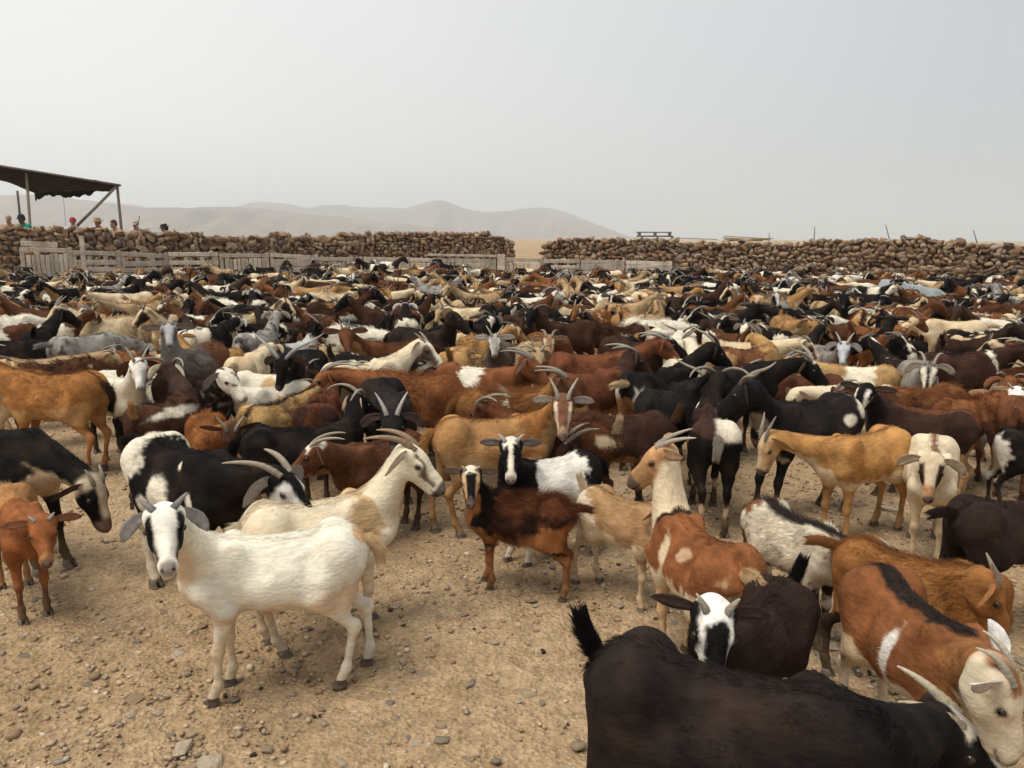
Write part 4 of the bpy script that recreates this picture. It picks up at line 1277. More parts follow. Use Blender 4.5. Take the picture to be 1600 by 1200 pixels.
    root = empty('person', (top.x, Y, foot), R(face), scale); tag(root, label, 'person', 'visitors leaning on the left wall')
    me = mesh_np('body', V, quads=Q, col=C); link('body', me, M_CLOTH, root)
    if hair is not None:
        G2 = Field((-.3, -.2, 1.3), (.5, .2, 1.9), .012); G2.add(p_ell(Hh(-.018, 0, .047), (.100, .082, .088), M), .01); G2.add(p_ell(Hh(-.05, 0, -.01), (.07, .078, .08), M), .02); G2.add(p_ell(Hh(.10, 0, -.035), (.11, .12, .085), M), .02, True)
        V2, Q2 = surface_nets(G2); V2 = V2 + .006 * fbm(V2 * 60, 2)[:, None] * unit((0, .3, 1)); link('hair', mesh_np('hair', V2, quads=Q2, col=np.array(hair) * np.ones((len(V2), 1))), M_HAIR, root)
    if hat:
        mb = MB(); n = 20; prof = {'cap': [(0, .128), (.05, .122), (.085, .085), (.094, .035), (.094, .015)], 'brim': [(.150, .032), (.152, .040), (.098, .052), (.094, .075), (.088, .125), (.070, .142), (.020, .138)]}[hat]
        V2 = []; 
        if hat == 'cap': prof = prof[::-1]; prof = [(r_, z_) for r_, z_ in prof]
        else: prof = prof
        if hat == 'brim': prof = [(.090, .040)] + prof
        for r_, z_ in prof:
            for i in range(n):
                a = 2 * math.pi * i / n; V2.append(Hh(r_ * 1.12 * math.cos(a) - .010, r_ * math.sin(a), z_ + (.012 * math.cos(2 * a) if r_ > .12 else 0)))
        F = []; m = len(prof)
        for k in range(m - 1):
            for i in range(n): j = (i + 1) % n; F.append((k * n + i, k * n + j, (k + 1) * n + j, (k + 1) * n + i))
        F.append(tuple(range((m - 1) * n, m * n)) if hat == 'brim' else tuple(range((m - 1) * n, m * n)))
        if hat == 'brim': F.append(tuple(range(n))[::-1])
        mb.add(V2, F, hat_c)
        if hat == 'cap':
            V3 = []
            for i in range(9):
                a = R(-50 + 100 * i / 8)
                for r0, zz in ((.090, .030), (.150 - .02 * abs(i - 4) / 4, .012)):
                    for dz in (.004, -.004): V3.append(Hh(r0 * 1.12 * math.cos(a) - .01, r0 * math.sin(a) * .95, zz + dz))
            F3 = []
            for i in range(8):
                a = i * 4; F3 += [(a, a + 2, a + 6, a + 4), (a + 1, a + 5, a + 7, a + 3), (a + 2, a + 3, a + 7, a + 6)]
            mb.add(V3, F3, np.array(hat_c) * .8)
        link('hat', mb.mesh('hat'), M_CLOTH, root)
    return root
SKN = (.42, .235, .16)
person('bald bare-shouldered visitor under the canopy, farthest along the wall', 15, 336, 23.2, 285, SKN, (.40, .23, .16), None, None, lean=.12)
person('visitor in a dark cap and green top under the canopy', 38, 335, 23.4, 255, (.16, .09, .06), (.02, .26, .17), (.02, .015, .012), 'cap', (.02, .022, .03), lean=.10)
person('visitor in a red cap and white shirt below the slanting canopy pole', 113, 340, 24.0, 300, SKN, (.62, .60, .56), (.06, .04, .03), 'cap', (.36, .035, .05), lean=.14)
person('visitor in a straw hat and black shirt facing the goats', 154, 341, 24.3, 262, (.38, .20, .13), (.016, .016, .018), (.05, .03, .02), 'brim', (.40, .26, .13), lean=.05)
person('brown-haired visitor in a tan shirt beside the right canopy pole', 185, 344, 24.4, 240, SKN, (.42, .29, .19), (.07, .038, .02), None, lean=.15)
person('visitor in a pale cap and cream shirt leaning over the wall', 215, 343, 24.4, 268, SKN, (.58, .50, .42), (.25, .18, .12), 'cap', (.62, .55, .46), lean=.16, nod=22)
person('visitor in a black hat and white shirt, rightmost along the wall', 266, 351, 24.9, 200, SKN, (.62, .60, .57), (.02, .016, .014), 'brim', (.014, .014, .016), lean=.15, nod=14)
a, b = on_y(216, 352, 24.1), on_y(218, 337, 24.1); mb = MB(); mb.tube([a - (b - a) * 3.2 - a, b - a], [.012, .010], n=6, col=(.03, .027, .025)); tag(link('walking_stick', mb.mesh('walking_stick'), M_WOOD, None, a), 'thin dark stick held up beside the visitor in the pale cap', 'stick')
# ================================================================ the goats that can be told apart
DEBUG = False
PLACED = []            # (x, y, heading, S, short name) of every goat so far
def tone(c, k): return tuple(min(v * k, .9) for v in c)
def solve(W, Rr, Sfix=None, smin=.90, smax=1.02):
    D0 = (on_z(*W) - on_z(*Rr)).length
    S = Sfix or min(max(D0 / (.515 + .715 * D0 / CAM_H), smin), smax)
    w, r = on_z(*W, .715 * S), on_z(*Rr, .715 * S)
    d = (w - r); d.z = 0; hd = math.degrees(math.atan2(d.y, d.x)); mid = (w + r) / 2
    u = d.normalized(); o = mid + u * .04 * S
    return o.x, o.y, hd, S
def poll_of(ne, ny, hp, hy, kid, nl, hs=1.05):
    nlen = .34 * nl * (1 - .08 * kid)
    d1 = dirv(min(ne * .55 + 12, 55) if ne > -10 else ne * .45, ny * .35); d2 = dirv(ne, ny)
    p3 = np.array((.230, 0, .580)) + d1 * nlen * .42 + d2 * nlen * .66
    f = dirv(-hp, hy); l = unit(np.cross((0, 0, 1), f)); u = np.cross(f, l)
    return p3 + d2 * .022 + hs * (1 + .12 * kid) * .055 * u
def goat(label, coat, horns='sweep', W=None, B=None, C=None, F=None, hd=None, S=None, ne=45, look=None, hp=40, ears='lop', tail='hang', hk=1.0, kid=0., fat=1.0, shag=0., legs=None, seed=None, group=None, name=None, hr=0., nl=1.0, ny=None, P=None, hs=1.05, **kw):
    """W/B = withers and rump in the photograph, or C = middle of the back / F = front feet with a heading; look = world yaw of the face or 'cam'"""
    global NG
    if W is not None: x, y, hd, S = solve(W, B, S, .50 if kid else .74, .85 if kid else 1.02)
    else:
        S = S or .95; u = Vector((math.cos(R(hd)), math.sin(R(hd)), 0))
        if C is not None: p = on_z(*C, .70 * S) + u * .03 * S
        else: p = on_z(*F, 0) - u * .235 * S
        x, y = p.x, p.y
    # nobody stands inside a neighbour: slide along the line of sight to the first free spot
    def clear(x_, y_):
        def bp_(q, k): return np.array([(q[0] + math.cos(R(q[2])) * t * q[3], q[1] + math.sin(R(q[2])) * t * q[3]) for t in k])
        a = bp_((x_, y_, hd, S), (-.25, -.12, .02, .14, .25, .36)); m = 9
        for q in PLACED:
            if abs(q[0] - x_) + abs(q[1] - y_) < 2.2:
                m = min(m, (np.linalg.norm(a[:, None] - bp_(q, (-.25, -.12, .02, .14, .25))[None], axis=-1) / (.5 * (S + q[3]))).min())
        return m
    rl = math.hypot(x, y); best = None
    for off in (0, .05, -.05, .1, -.1, .15, -.15, .2, -.2, .26, -.26, .32, -.32, .4, -.4, .5, -.5):
        for sx in (0, .06, -.06, .12, -.12):
            x_, y_ = x + x / rl * off + y / rl * sx, y + y / rl * off - x / rl * sx
            sc = min(clear(x_, y_), .25) * 10 - abs(off) * .5 - abs(sx) * 1.2
            if best is None or sc > best[0] + 1e-9: best = (sc, x_, y_)
    x, y = best[1:]
    seed = seed if seed is not None else len(PLACED) * 7 + 3
    hx_ = x + math.cos(R(hd)) * .5 * S; hy_ = y + math.sin(R(hd)) * .5 * S
    yaw = hd if look is None else (math.degrees(math.atan2(-hy_, -hx_)) if look == 'cam' else look)
    rel = max(-150, min(150, wrap(yaw - hd)))
    nyaw = rel * .55 if ny is None else wrap(ny - hd)
    if P is not None:                       # turn and lift the neck so that the poll comes where the photograph shows it
        best = None; mw = Matrix.Translation((x, y, 0)) @ Matrix.Rotation(R(hd), 4, 'Z') @ Matrix.Scale(S, 4)
        for n_l in (nl, nl * .88, nl * 1.10):
            for e in range(-48, 84, 4):
                for a in range(-100, 101, 5):
                    q = poll_of(e, a, hp, rel, kid, n_l); w = to_px(mw @ Vector(q))
                    cost = math.hypot(w[0] - P[0], w[1] - P[1]) + .10 * abs(a - nyaw) + .06 * abs(e - ne) + 30 * abs(n_l - nl) + max(0, abs(wrap(rel - a)) - 75) * .6
                    if best is None or cost < best[0]: best = (cost, e, a, n_l)
        ne, nyaw, nl = best[1:]
        if look == 'cam':
            q = mw @ Vector(poll_of(ne, nyaw, hp, rel, kid, nl)); rel = max(-150, min(150, wrap(math.degrees(math.atan2(-q.y, -q.x)) - hd)))
    rs = np.random.RandomState(seed)
    lg = legs or tuple(rs.uniform(-9, 9, 4))
    dist = math.hypot(x, y)
    if kid: kw.setdefault('es', .78)
    if dist < 3.7: q = dict(h=.0097, lod=0, fur=26000, furrad=.55)
    elif dist < 5.2: q = dict(h=.0122, lod=0, fur=14000, furrad=.70)
    elif dist < 6.8: q = dict(h=.0162, lod=1, fur=8000, furrad=.85)
    elif dist < 9: q = dict(h=.0192, lod=1, fur=6000, furrad=1.1, furlen=1.2)
    else: q = dict(h=.0205, lod=1, fur=3500, furrad=1.4, furlen=1.3)
    root, g, Cc = build_goat(coat, dict(ne=ne, ny=nyaw, hp=hp, hy=rel, hr=hr, kid=kid, fat=fat, legs=lg, nl=nl, hs=hs), dict(horns=horns, hk=hk, ears=ears, tail=tail, **kw), seed=seed, shag=shag, **q)
    root.location = (x, y, float(ground_z(x, y)) - .004); root.rotation_euler = (0, 0, R(hd)); root.scale = (S, S, S)
    tag(root, label, 'goat', group)
    PLACED.append((x, y, hd, S, name or label))
    if DEBUG:
        mw = Matrix.Translation((x, y, 0)) @ Matrix.Rotation(R(hd), 4, 'Z') @ Matrix.Scale(S, 4)
        o, f, l, u, k = g.hf
        pj = lambda q: '%4d,%4d' % to_px(mw @ Vector(q))
        print('G %-28s hd %4d S %.2f  y %.1f  poll %s  nose %s  wither %s rump %s ffoot %s rfoot %s' % ((name or label)[:28], hd % 360, S, y, pj(o + k * .05 * u), pj(o + k * .24 * f), pj((.24, 0, .7)), pj((-.33, 0, .7)), pj((.26, 0, 0)), pj((-.33, 0, 0))))
    return root

HG = None
FOREGROUND = 'goats at the front of the herd'
HORN_D = (.17, .135, .10); HORN_L = (.38, .34, .27)
B_ = lambda c: ('base', c)
goat('white goat with black cheeks staring at the camera, standing alone in front', [B_((.80, .75, .62)), ('flegs', .30, (.72, .60, .42)), ('neck', (.76, .69, .54)), ('head', (.82, .77, .66)), ('cheek', .034, BLK), ('blob', -.345, 0, 1.0, .035, .3, (.66, .44, .24)), ('belly', -.8, (.72, .56, .40))],
     'short', W=(332, 826), B=(550, 806), S=.87, hs=1.20, es=.78, look='cam', ne=48, hp=20, ears='droop', tail='hang', tail_c=(.66, .47, .27), ear_c=(.40, .38, .36), ear_in=(.30, .28, .27), hk=.95, legs=(4, -3, 6, -8), name='white black-cheeked goat', P=(256, 782), horn_c=(.22, .20, .19), ny=215)
goat('cream doe with brown swept-back horns looking right, directly behind the white goat', [B_((.73, .62, .45)), ('blob', .20, 0, .2, .10, .9, (.52, .36, .19)), ('dorsal', .012, (.20, .13, .08)), ('belly', -.3, (.74, .66, .50)), ('neck', (.74, .65, .48)), ('head', (.74, .66, .49)), ('stripes', .007, (.16, .10, .07)), ('muzzle', .20, (.09, .07, .06))],
     'sweep', W=(572, 757), B=(396, 786), S=.87, hs=1.12, look=350, ne=52, hp=42, horn_c=(.30, .19, .11), ear_c=(.72, .63, .47), legs=(2, -6, 5, 8), name='cream doe', P=(646, 692))
goat('red-brown kid facing the camera with ears held out, at the left edge', [B_((.24, .085, .030)), ('legs', .16, (.10, .045, .025)), ('muzzle', .19, (.36, .17, .07)), ('rear', -.05, (.34, .17, .07))],
     'short', F=(57, 968), hd=312, S=.74, look='cam', ne=46, hp=32, ears='side', kid=1, hk=.6, name='red-brown kid', P=(62, 800))
goat('black goat with tan belly nosing the ground, at the left edge', [B_(BLK), ('rear', -.22, WHT), ('belly', -.35, (.55, .40, .24)), ('throat', (.58, .44, .28)), ('rlegs', .5, (.50, .36, .2)), ('flegs', .30, BLK), ('head', (.50, .40, .28)), ('cheek', .028, BLK), ('muzzle', .18, (.16, .10, .07))],
     'back', W=(52, 668), B=(-80, 652), hk=.45, look=345, ne=-28, hp=66, ears='droop', ear_c=BLK, name='black tan-bellied goat', P=(152, 745))
goat('black goat with big white patches and long horns, head low behind the white goat', [B_(BLK), ('belt', -.245, .055, WHT), ('blob', .0, 0, -.25, .065, .6, WHT), ('blob', .22, 0, -.3, .035, .25, WHT), ('blob', -.10, 0, -.8, .05, .4, WHT), ('blob', .1, 0, .75, .03, .12, WHT), ('head', BLK), ('cheek', .026, (.62, .59, .54)), ('muzzle', .17, (.08, .07, .07))],
     'long', W=(350, 706), B=(220, 668), look=335, ne=-14, hp=36, ears='lop', tail='out', hk=.70, horn_c=(.36, .30, .22), name='black white-patched goat', P=(438, 728), fat=1.15)
goat('orange-brown goat seen side on with dark hanging tail, left edge of the herd', [B_((.33, .145, .045)), ('dorsal', .02, BRN), ('legs', .30, (.36, .17, .07)), ('belly', -.5, (.42, .24, .10)), ('mottle', 9, .6, .5, (.18, .07, .03))],
     'sweep', W=(30, 573), B=(150, 577), ne=30, tail_c=DBR, shag=.4, name='orange-brown goat', fat=1.1)
goat('pale tan goat cut off by the left edge, neck raised', [B_((.52, .36, .19)), ('neck', (.55, .38, .19)), ('belly', -.2, CRM)], 'sweep', W=(-8, 600), B=(-120, 612), ne=62, hp=45, look=60, name='pale tan goat', P=(15, 560))
goat('chocolate goat with a white flank line seen from behind, horns drooping', [B_((.07, .032, .018)), ('blob', -.05, -1, .55, .30, .22, WHT), ('front', .30, (.06, .035, .025)), ('legs', .3, DBR)], 'droop', C=(256, 625), hd=80, S=.88, ne=62, hp=35, look=84, tail='up', tail_c=(.55, .36, .16), shag=.5, ears='droop', ear_c=(.5, .42, .3), name='chocolate goat', P=(262, 562))
goat('white-faced goat with upright horns and dark ears facing the camera', [B_(WHT), ('blob', .12, 0, .0, .12, .7, BLK), ('legs', .4, BLK), ('head', (.76, .72, .64))], 'v', C=(180, 583), hd=318, S=.92, look='cam', ne=42, hp=38, ears='droop', ear_c=DBR, ear_in=BRN, horn_c=HORN_L, name='white-faced horned goat', P=(215, 558))
goat('grey-faced goat with dark ears staring at the camera, upper left of the herd', [B_((.15, .125, .11)), ('rear', -.12, (.13, .055, .03)), ('head', (.36, .35, .35)), ('neck', (.22, .20, .18)), ('head', (.36, .35, .35)), ('cheek', .036, (.10, .09, .09))], 'sweep', W=(280, 541), B=(332, 531), S=1.0, look='cam', ne=58, hp=25, ears='side', ear_c=(.10, .085, .08), shag=.6, name='grey-faced goat', P=(264, 500), horn_c=(.2, .18, .16))
goat('shaggy dark brown goat with a white black-speckled face looking right', [B_(DBR), ('mottle', 16, .55, .7, (.32, .28, .24)), ('head', WHT), ('patch', 26, .42, BLK), ('rear', .32, DBR), ('mottle', 14, .75, .6, (.3, .27, .23))], 'none', W=(330, 588), B=(262, 577), S=.97, look=335, ne=25, hp=38, shag=.6, ear_c=(.25, .23, .21), ears='droop', name='speckled-faced goat', P=(352, 572))
goat('shaggy rust goat with short pale horns, head bowed to the camera', [B_((.29, .115, .038)), ('head', (.085, .04, .025)), ('mottle', 10, .6, .5, (.16, .06, .025))], 'v', C=(322, 655), hd=292, S=.80, look='cam', ne=-4, hp=72, ears='side', ear_c=BRN, shag=.8, horn_c=(.42, .36, .28), name='bowed rust goat', P=(362, 662))
goat('long black goat with tan lower legs facing right, behind the patched goat', [B_(BLK), ('legs', .32, (.34, .22, .12)), ('belly', -.75, (.25, .15, .08))], 'droop', W=(528, 655), B=(392, 664), ne=52, look=35, hp=35, ears='droop', ear_c=(.42, .30, .2), name='long black goat', P=(562, 612))
goat('red-brown goat with long brown ears facing left, between two black goats', [B_((.075, .030, .017)), ('front', .12, (.11, .045, .022)), ('crown', .05, WHT), ('legs', .25, DBR)], 'sweep', W=(552, 688), B=(640, 664), ne=6, look=190, hp=38, ears='lop', ear_c=(.13, .06, .035), horn_c=(.42, .34, .25), hk=.9, name='long-eared brown goat', P=(492, 685))
goat('black goat with pale upright horns facing the camera, behind the cream doe', [B_((.014, .012, .012)), ('muzzle', .21, (.05, .045, .042))], 'v', F=(622, 832), hd=288, S=1.02, look='cam', ne=58, hp=32, ears='lop', ear_c=(.03, .022, .018), horn_c=(.45, .42, .37), hk=1.1, name='black upright-horned goat', P=(615, 637))
goat('large tan goat with white-striped brown face turned to the camera', [B_((.36, .19, .075)), ('front', .16, (.30, .13, .042)), ('legs', .42, (.34, .19, .085)), ('belly', -.5, (.40, .25, .12)), ('mottle', 8, .5, .35, (.46, .28, .13)), ('dorsal', .02, (.20, .085, .035)), ('head', (.17, .075, .042)), ('stripes', .0085, (.62, .50, .36)), ('muzzle', .19, (.40, .26, .16))], 'v', C=(765, 650), hd=18, S=.94, look='cam', ne=50, hp=40, es=.85, ears='side', ear_c=(.40, .36, .31), hk=1.05, tail_c=(.42, .20, .07), horn_c=(.42, .36, .28), fat=1.1, legs=(5, -4, -6, 7), name='large tan goat', P=(881, 618))
goat('black kid with a white middle and white forehead looking at the camera', [B_(BLK), ('belt', -.03, .165, (.78, .74, .66)), ('rlegs', .22, WHT), ('flegs', .18, WHT), ('blaze', .012, WHT), ('crown', .05, WHT), ('muzzle', .20, (.6, .52, .45))], 'short', W=(822, 714), B=(912, 702), S=.78, look='cam', ne=48, hp=32, ears='side', kid=1, ear_c=(.12, .12, .12), hk=.9, horn_c=(.36, .34, .32), name='black-and-white kid', P=(800, 684))
goat('shaggy dark brown kid with white forehead and rusty legs facing the camera', [B_((.045, .020, .013)), ('saddle', .35, (.13, .045, .02)), ('mottle', 12, .45, .6, (.16, .06, .025)), ('front', .17, BLK), ('belly', -.45, (.34, .14, .05)), ('legs', .34, (.28, .12, .05)), ('head', BLK), ('crown', .055, WHT), ('stripes', .010, (.55, .36, .2)), ('muzzle', .20, (.10, .07, .06))], 'short', W=(764, 764), B=(878, 776), look='cam', ne=40, hp=30, ears='side', kid=1, hk=.6, tail='out', shag=1.0, ear_c=(.10, .07, .05), name='shaggy dark kid', P=(739, 730))
goat('tan kid with a pale upright tail and white thighs, grazing to the right', [B_((.36, .215, .105)), ('thigh', -.17, (.66, .55, .40)), ('legs', .3, (.58, .44, .28)), ('belly', -.55, (.55, .42, .28)), ('dorsal', .012, BRN)], 'short', W=(1022, 782), B=(925, 752), look=320, ne=2, hp=55, tail='up', tail_c=(.68, .55, .38), kid=.7, name='tan kid', P=(1045, 785))
goat('red-brown doe with cream neck and long horns looking left, seen from behind', [B_((.235, .088, .034)), ('legs', .42, (.52, .34, .19)), ('belly', -.5, (.60, .47, .31)), ('blob', .12, 1, .1, .03, .5, CRM), ('blob', -.05, 1, .45, .05, .2, (.55, .36, .22)), ('front', .30, (.64, .52, .36)), ('thigh', -.33, (.50, .32, .18)), ('blob', .28, 0, .9, .05, .3, DBR), ('head', (.40, .22, .10)), ('crown', .06, (.45, .25, .12)), ('muzzle', .19, (.12, .08, .06))], 'long', W=(1062, 764), B=(1150, 822), look=172, ne=66, hp=42, ears='back', ear_c=(.45, .28, .15), hk=.58, tail='out', tail_c=(.58, .40, .22), horn_c=(.40, .33, .25), name='cream-necked doe', P=(1032, 690))
goat('dark chocolate goat with orange belly facing left, behind the tan kid', [B_((.040, .019, .013)), ('belly', -.72, (.32, .14, .05)), ('dorsal', .03, BRN)], 'sweep', W=(912, 650), B=(1040, 652), ne=5, look=190, hp=50, tail='up', tail_c=(.12, .06, .035), name='dark chocolate goat', P=(885, 690))
goat('shaggy red-brown goat with a cream tail, behind the black-and-white kid', [B_((.12, .045, .02)), ('mottle', 12, .5, .6, DBR), ('blob', -.34, 0, .3, .05, .4, CRM)], 'sweep', W=(880, 672), B=(930, 678), S=.86, ne=20, look=150, tail='up', tail_c=(.66, .52, .34), shag=.9, name='cream-tailed goat')
goat('black goat with a white hip patch seen from behind, horns hanging down', [B_(BLK), ('saddle', .55, (.05, .024, .018)), ('blob', -.24, -1, .72, .12, .75, WHT), ('blob', .0, 1, .1, .05, .3, (.6, .57, .5)), ('rlegs', .12, BLK), ('knee', .18, .025, (.5, .36, .24)), ('blob', .38, 0, .6, .03, .25, WHT)], 'droop', C=(1113, 645), hd=82, S=.92, ne=70, hp=30, look=80, ears='droop', ear_c=BLK, tail='hang', name='white-hipped black goat', P=(1122, 578))
goat('solid black goat facing away to the right, left of the white-hipped goat', [B_((.013, .012, .012))], 'wide', W=(1085, 588), B=(1012, 618), ne=35, look=20, tail='hang', name='solid black goat', P=(1105, 588))
goat('black goat with a white rump spot facing left, right of the white-hipped goat', [B_((.015, .013, .014)), ('blob', -.30, 0, .55, .05, .5, WHT), ('blob', -.20, 1, .1, .03, .25, WHT), ('belly', -.9, (.3, .22, .15))], 'wide', W=(1198, 622), B=(1306, 612), ne=50, look=150, hp=38, ears='lop', hk=.8, name='white-rumped black goat', P=(1168, 592))
goat('dark brown goat with white face stripes looking left, above the golden goat', [B_((.040, .020, .014)), ('dorsal', .05, (.12, .045, .022)), ('front', .24, (.018, .013, .012)), ('rlegs', .42, (.40, .24, .12)), ('head', BLK), ('stripes', .009, (.75, .70, .62))], 'none', W=(1392, 624), B=(1518, 640), ne=42, look=222, hp=42, ears='side', ear_c=(.02, .015, .014), name='stripe-faced brown goat', P=(1352, 598))
goat('golden tan goat with grey horns facing left, head lowered', [B_((.40, .205, .070)), ('belly', -.72, (.64, .50, .33)), ('legs', .34, (.42, .23, .09)), ('dorsal', .014, (.14, .06, .03)), ('blob', .2, 0, .2, .08, .7, (.36, .165, .05)), ('head', (.50, .32, .16)), ('blaze', .018, (.60, .45, .30)), ('muzzle', .20, (.08, .06, .05))], 'back', W=(1286, 682), B=(1424, 660), S=.86, ne=4, look=196, hp=72, ears='lop', ear_c=(.50, .33, .16), horn_c=(.34, .30, .25), hk=.9, tail='hang', name='golden goat', P=(1192, 680))
goat('cream goat with black cheeks walking straight at the camera, right of the golden goat', [B_((.68, .57, .40)), ('dorsal', .03, (.20, .11, .07)), ('legs', .3, (.55, .42, .26)), ('head', (.60, .47, .32)), ('cheek', .032, DBR), ('muzzle', .16, (.50, .27, .14)), ('muzzle', .21, (.30, .17, .12))], 'none', C=(1460, 694), hd=243, S=.84, look='cam', ne=16, hp=46, ears='lop', ear_c=(.58, .46, .30), tail='hang', tail_c=(.62, .47, .28), name='cream black-cheeked goat', P=(1457, 715))
goat('black goat with a white hind leg facing right, at the right edge', [B_(BLK), ('thigh', -.24, (.72, .68, .60)), ('flegs', .2, WHT)], 'sweep', W=(1690, 672), B=(1568, 662), ne=30, tail='hang', name='white-legged black goat')
goat('black-brown goat at the right edge, only its hindquarters in view', [B_((.026, .016, .013)), ('legs', .4, (.016, .012, .011))], 'sweep', W=(1655, 772), B=(1512, 780), ne=30, tail='out', name='black-brown goat')
goat('white goat with brown rump and dark back stripe, head hidden behind a red-brown goat', [B_((.70, .62, .49)), ('rear', -.23, (.20, .085, .04)), ('blob', -.30, 0, .1, .06, .5, WHT), ('dorsal', .05, (.035, .026, .024)), ('blob', .02, 1, .4, .10, .35, (.24, .10, .05)), ('mottle', 16, .75, .6, BRN), ('legs', .40, (.035, .02, .015)), ('knee', .25, .03, WHT), ('head', (.62, .52, .38))], 'sweep', W=(1292, 812), B=(1192, 768), ne=-16, look=325, hp=52, tail='hang', tail_c=BRN, shag=.5, name='piebald goat', P=(1405, 872), horn_c=HORN_L)
goat('rust-brown goat with dark legs, nose to the ground facing right', [B_((.27, .115, .036)), ('dorsal', .025, (.13, .05, .02)), ('legs', .36, (.030, .018, .013)), ('blob', .05, 0, 0, .09, .6, (.32, .15, .05))], 'back', C=(1430, 838), hd=318, S=.78, ne=-42, look=340, hp=62, ears='lop', tail='out', shag=.3, hk=.6, name='grazing rust goat', P=(1505, 890))
goat('red-brown goat with black back stripe and white flank mark, grazing at the right edge', [B_((.205, .078, .030)), ('dorsal', .045, (.018, .014, .013)), ('rlegs', .36, (.70, .60, .46)), ('blob', .02, 1, .0, .022, .55, (.7, .65, .58)), ('blob', .02, -1, .0, .022, .55, (.7, .65, .58)), ('blob', .10, 0, -.85, .10, .3, WHT), ('front', .30, (.27, .115, .040)), ('belly', -.8, CRM), ('head', (.60, .50, .36)), ('crown', .05, (.25, .11, .05))], 'sweep', W=(1512, 978), B=(1372, 872), ne=-14, look=322, hp=70, ears='back', ear_c=(.55, .52, .48), horn_c=(.42, .37, .29), hk=.55, tail='hang', name='red-brown black-backed goat', P=(1588, 1040))
goat('dark goat with white crown and stripes resting its chin on the black goat', [B_((.028, .016, .013)), ('head', BLK), ('crown', .050, (.80, .77, .72)), ('stripes', .0055, (.72, .67, .60)), ('muzzle', .215, (.10, .07, .06))], 'short', C=(1182, 903), hd=226, S=.80, hs=1.18, es=.8, hr=-9, look=262, ne=22, hp=44, ears='side', ear_c=(.020, .015, .013), hk=.8, tail='up', tail_c=BLK, name='white-crowned goat', P=(1118, 940))
goat('big black goat with pale ringed horns cut off by the bottom edge', [B_((.0165, .0125, .0115)), ('saddle', .2, (.020, .0145, .0125)), ('front', .22, (.011, .0098, .0096)), ('flegs', .3, (.012, .010, .010)), ('crown', .05, WHT), ('blaze', .012, (.55, .53, .5))], 'long', W=(1310, 1062), B=(966, 984), look=335, ne=-8, hp=40, ears='lop', ear_c=(.030, .020, .016), tail='up', tail_c=BLK, horn_c=(.46, .39, .28), hk=.50, fat=1.15, name='big black goat', P=(1490, 1105))
# ---- second line
goat('cream goat with its head raised looking right, in the thick of the herd', [B_((.68, .57, .40)), ('head', (.72, .64, .50)), ('cheek', .034, (.13, .09, .07))], 'back', W=(612, 553), B=(508, 568), ne=50, look=345, hp=38, ears='lop', ear_c=(.66, .55, .40), hk=.6, name='raised-head cream goat', P=(662, 530))
goat('red-brown goat with a broad white belt facing right', [B_((.185, .068, .028)), ('belt', -.06, .085, (.78, .72, .60))], 'sweep', W=(800, 565), B=(690, 560), ne=18, look=345, ears='lop', ear_c=(.45, .28, .18), name='white-belted goat', P=(830, 550))
goat('curly ginger goat with one narrow white stripe across its back', [B_((.25, .11, .038)), ('belt', -.02, .022, (.70, .60, .46)), ('front', .32, (.33, .17, .06)), ('head', (.16, .07, .035))], 'sweep', W=(843, 604), B=(730, 606), ne=38, look=355, ears='lop', shag=.9, name='narrow-striped ginger goat', P=(878, 582))
goat('shaggy rust-backed goat facing left, behind the long black goats', [B_((.20, .075, .028)), ('blob', .2, 0, -.5, .06, .4, WHT)], 'sweep', W=(582, 577), B=(695, 586), ne=10, look=190, shag=.8, name='rust-backed goat')
goat('sleek black goat with arched horn facing left, below the rust-backed goat', [B_(BLK)], 'sweep', W=(568, 601), B=(672, 602), ne=40, look=190, ears='lop', horn_c=HORN_L, name='sleek black goat', P=(540, 572))
goat('dark rust goat seen squarely from behind', [B_((.115, .040, .02)), ('thigh', -.2, (.045, .02, .015)), ('legs', .4, DBR)], 'none', C=(500, 618), hd=95, S=.9, ne=10, look=95, shag=.4, tail='none', name='dark rust goat')
goat('white goat with a tan patch and dark brown head turned down-left', [B_(WHT), ('blob', .05, 0, .2, .09, .6, (.50, .33, .17)), ('front', .44, (.055, .03, .022)), ('chin', WHT)], 'sweep', W=(450, 580), B=(372, 578), ne=36, look=255, hp=52, ears='lop', ear_c=(.09, .045, .028), name='white dark-headed goat', P=(472, 576))
goat('tan goat with a dark mane mark standing in front of a white goat', [B_((.46, .29, .12)), ('mottle', 9, .3, .7, (.10, .05, .03)), ('dorsal', .03, DBR)], 'sweep', C=(425, 626), hd=70, S=.82, ne=15, look=60, shag=.6, name='dark-maned tan goat')
goat('white goat with big pale ears facing left, beside the dark-maned tan goat', [B_((.76, .70, .58))], 'none', W=(378, 622), B=(470, 610), ne=22, look=190, ears='droop', ear_c=(.66, .6, .52), name='big-eared white goat')
goat('brown-black goat with raised head facing right, near the middle of the herd', [B_((.026, .017, .014))], 'none', W=(690, 512), B=(618, 508), ne=60, look=355, hp=38, ears='lop', name='raised-head dark goat', P=(700, 488))
goat('grey-white goat with black rump marks and raised black head', [B_((.52, .50, .47)), ('rear', -.12, (.05, .045, .045)), ('patch', 7, .3, (.06, .055, .055)), ('front', .50, BLK)], 'back', W=(478, 528), B=(425, 534), ne=58, look=15, horn_c=HORN_L, name='black-headed grey goat', P=(492, 506))
goat('black goat with long spreading horns facing the camera', [B_(BLK)], 'wide', C=(452, 560), hd=275, S=1.0, ne=25, look=262, hp=50, horn_c=(.34, .32, .30), hk=1.1, name='spread-horned black goat')
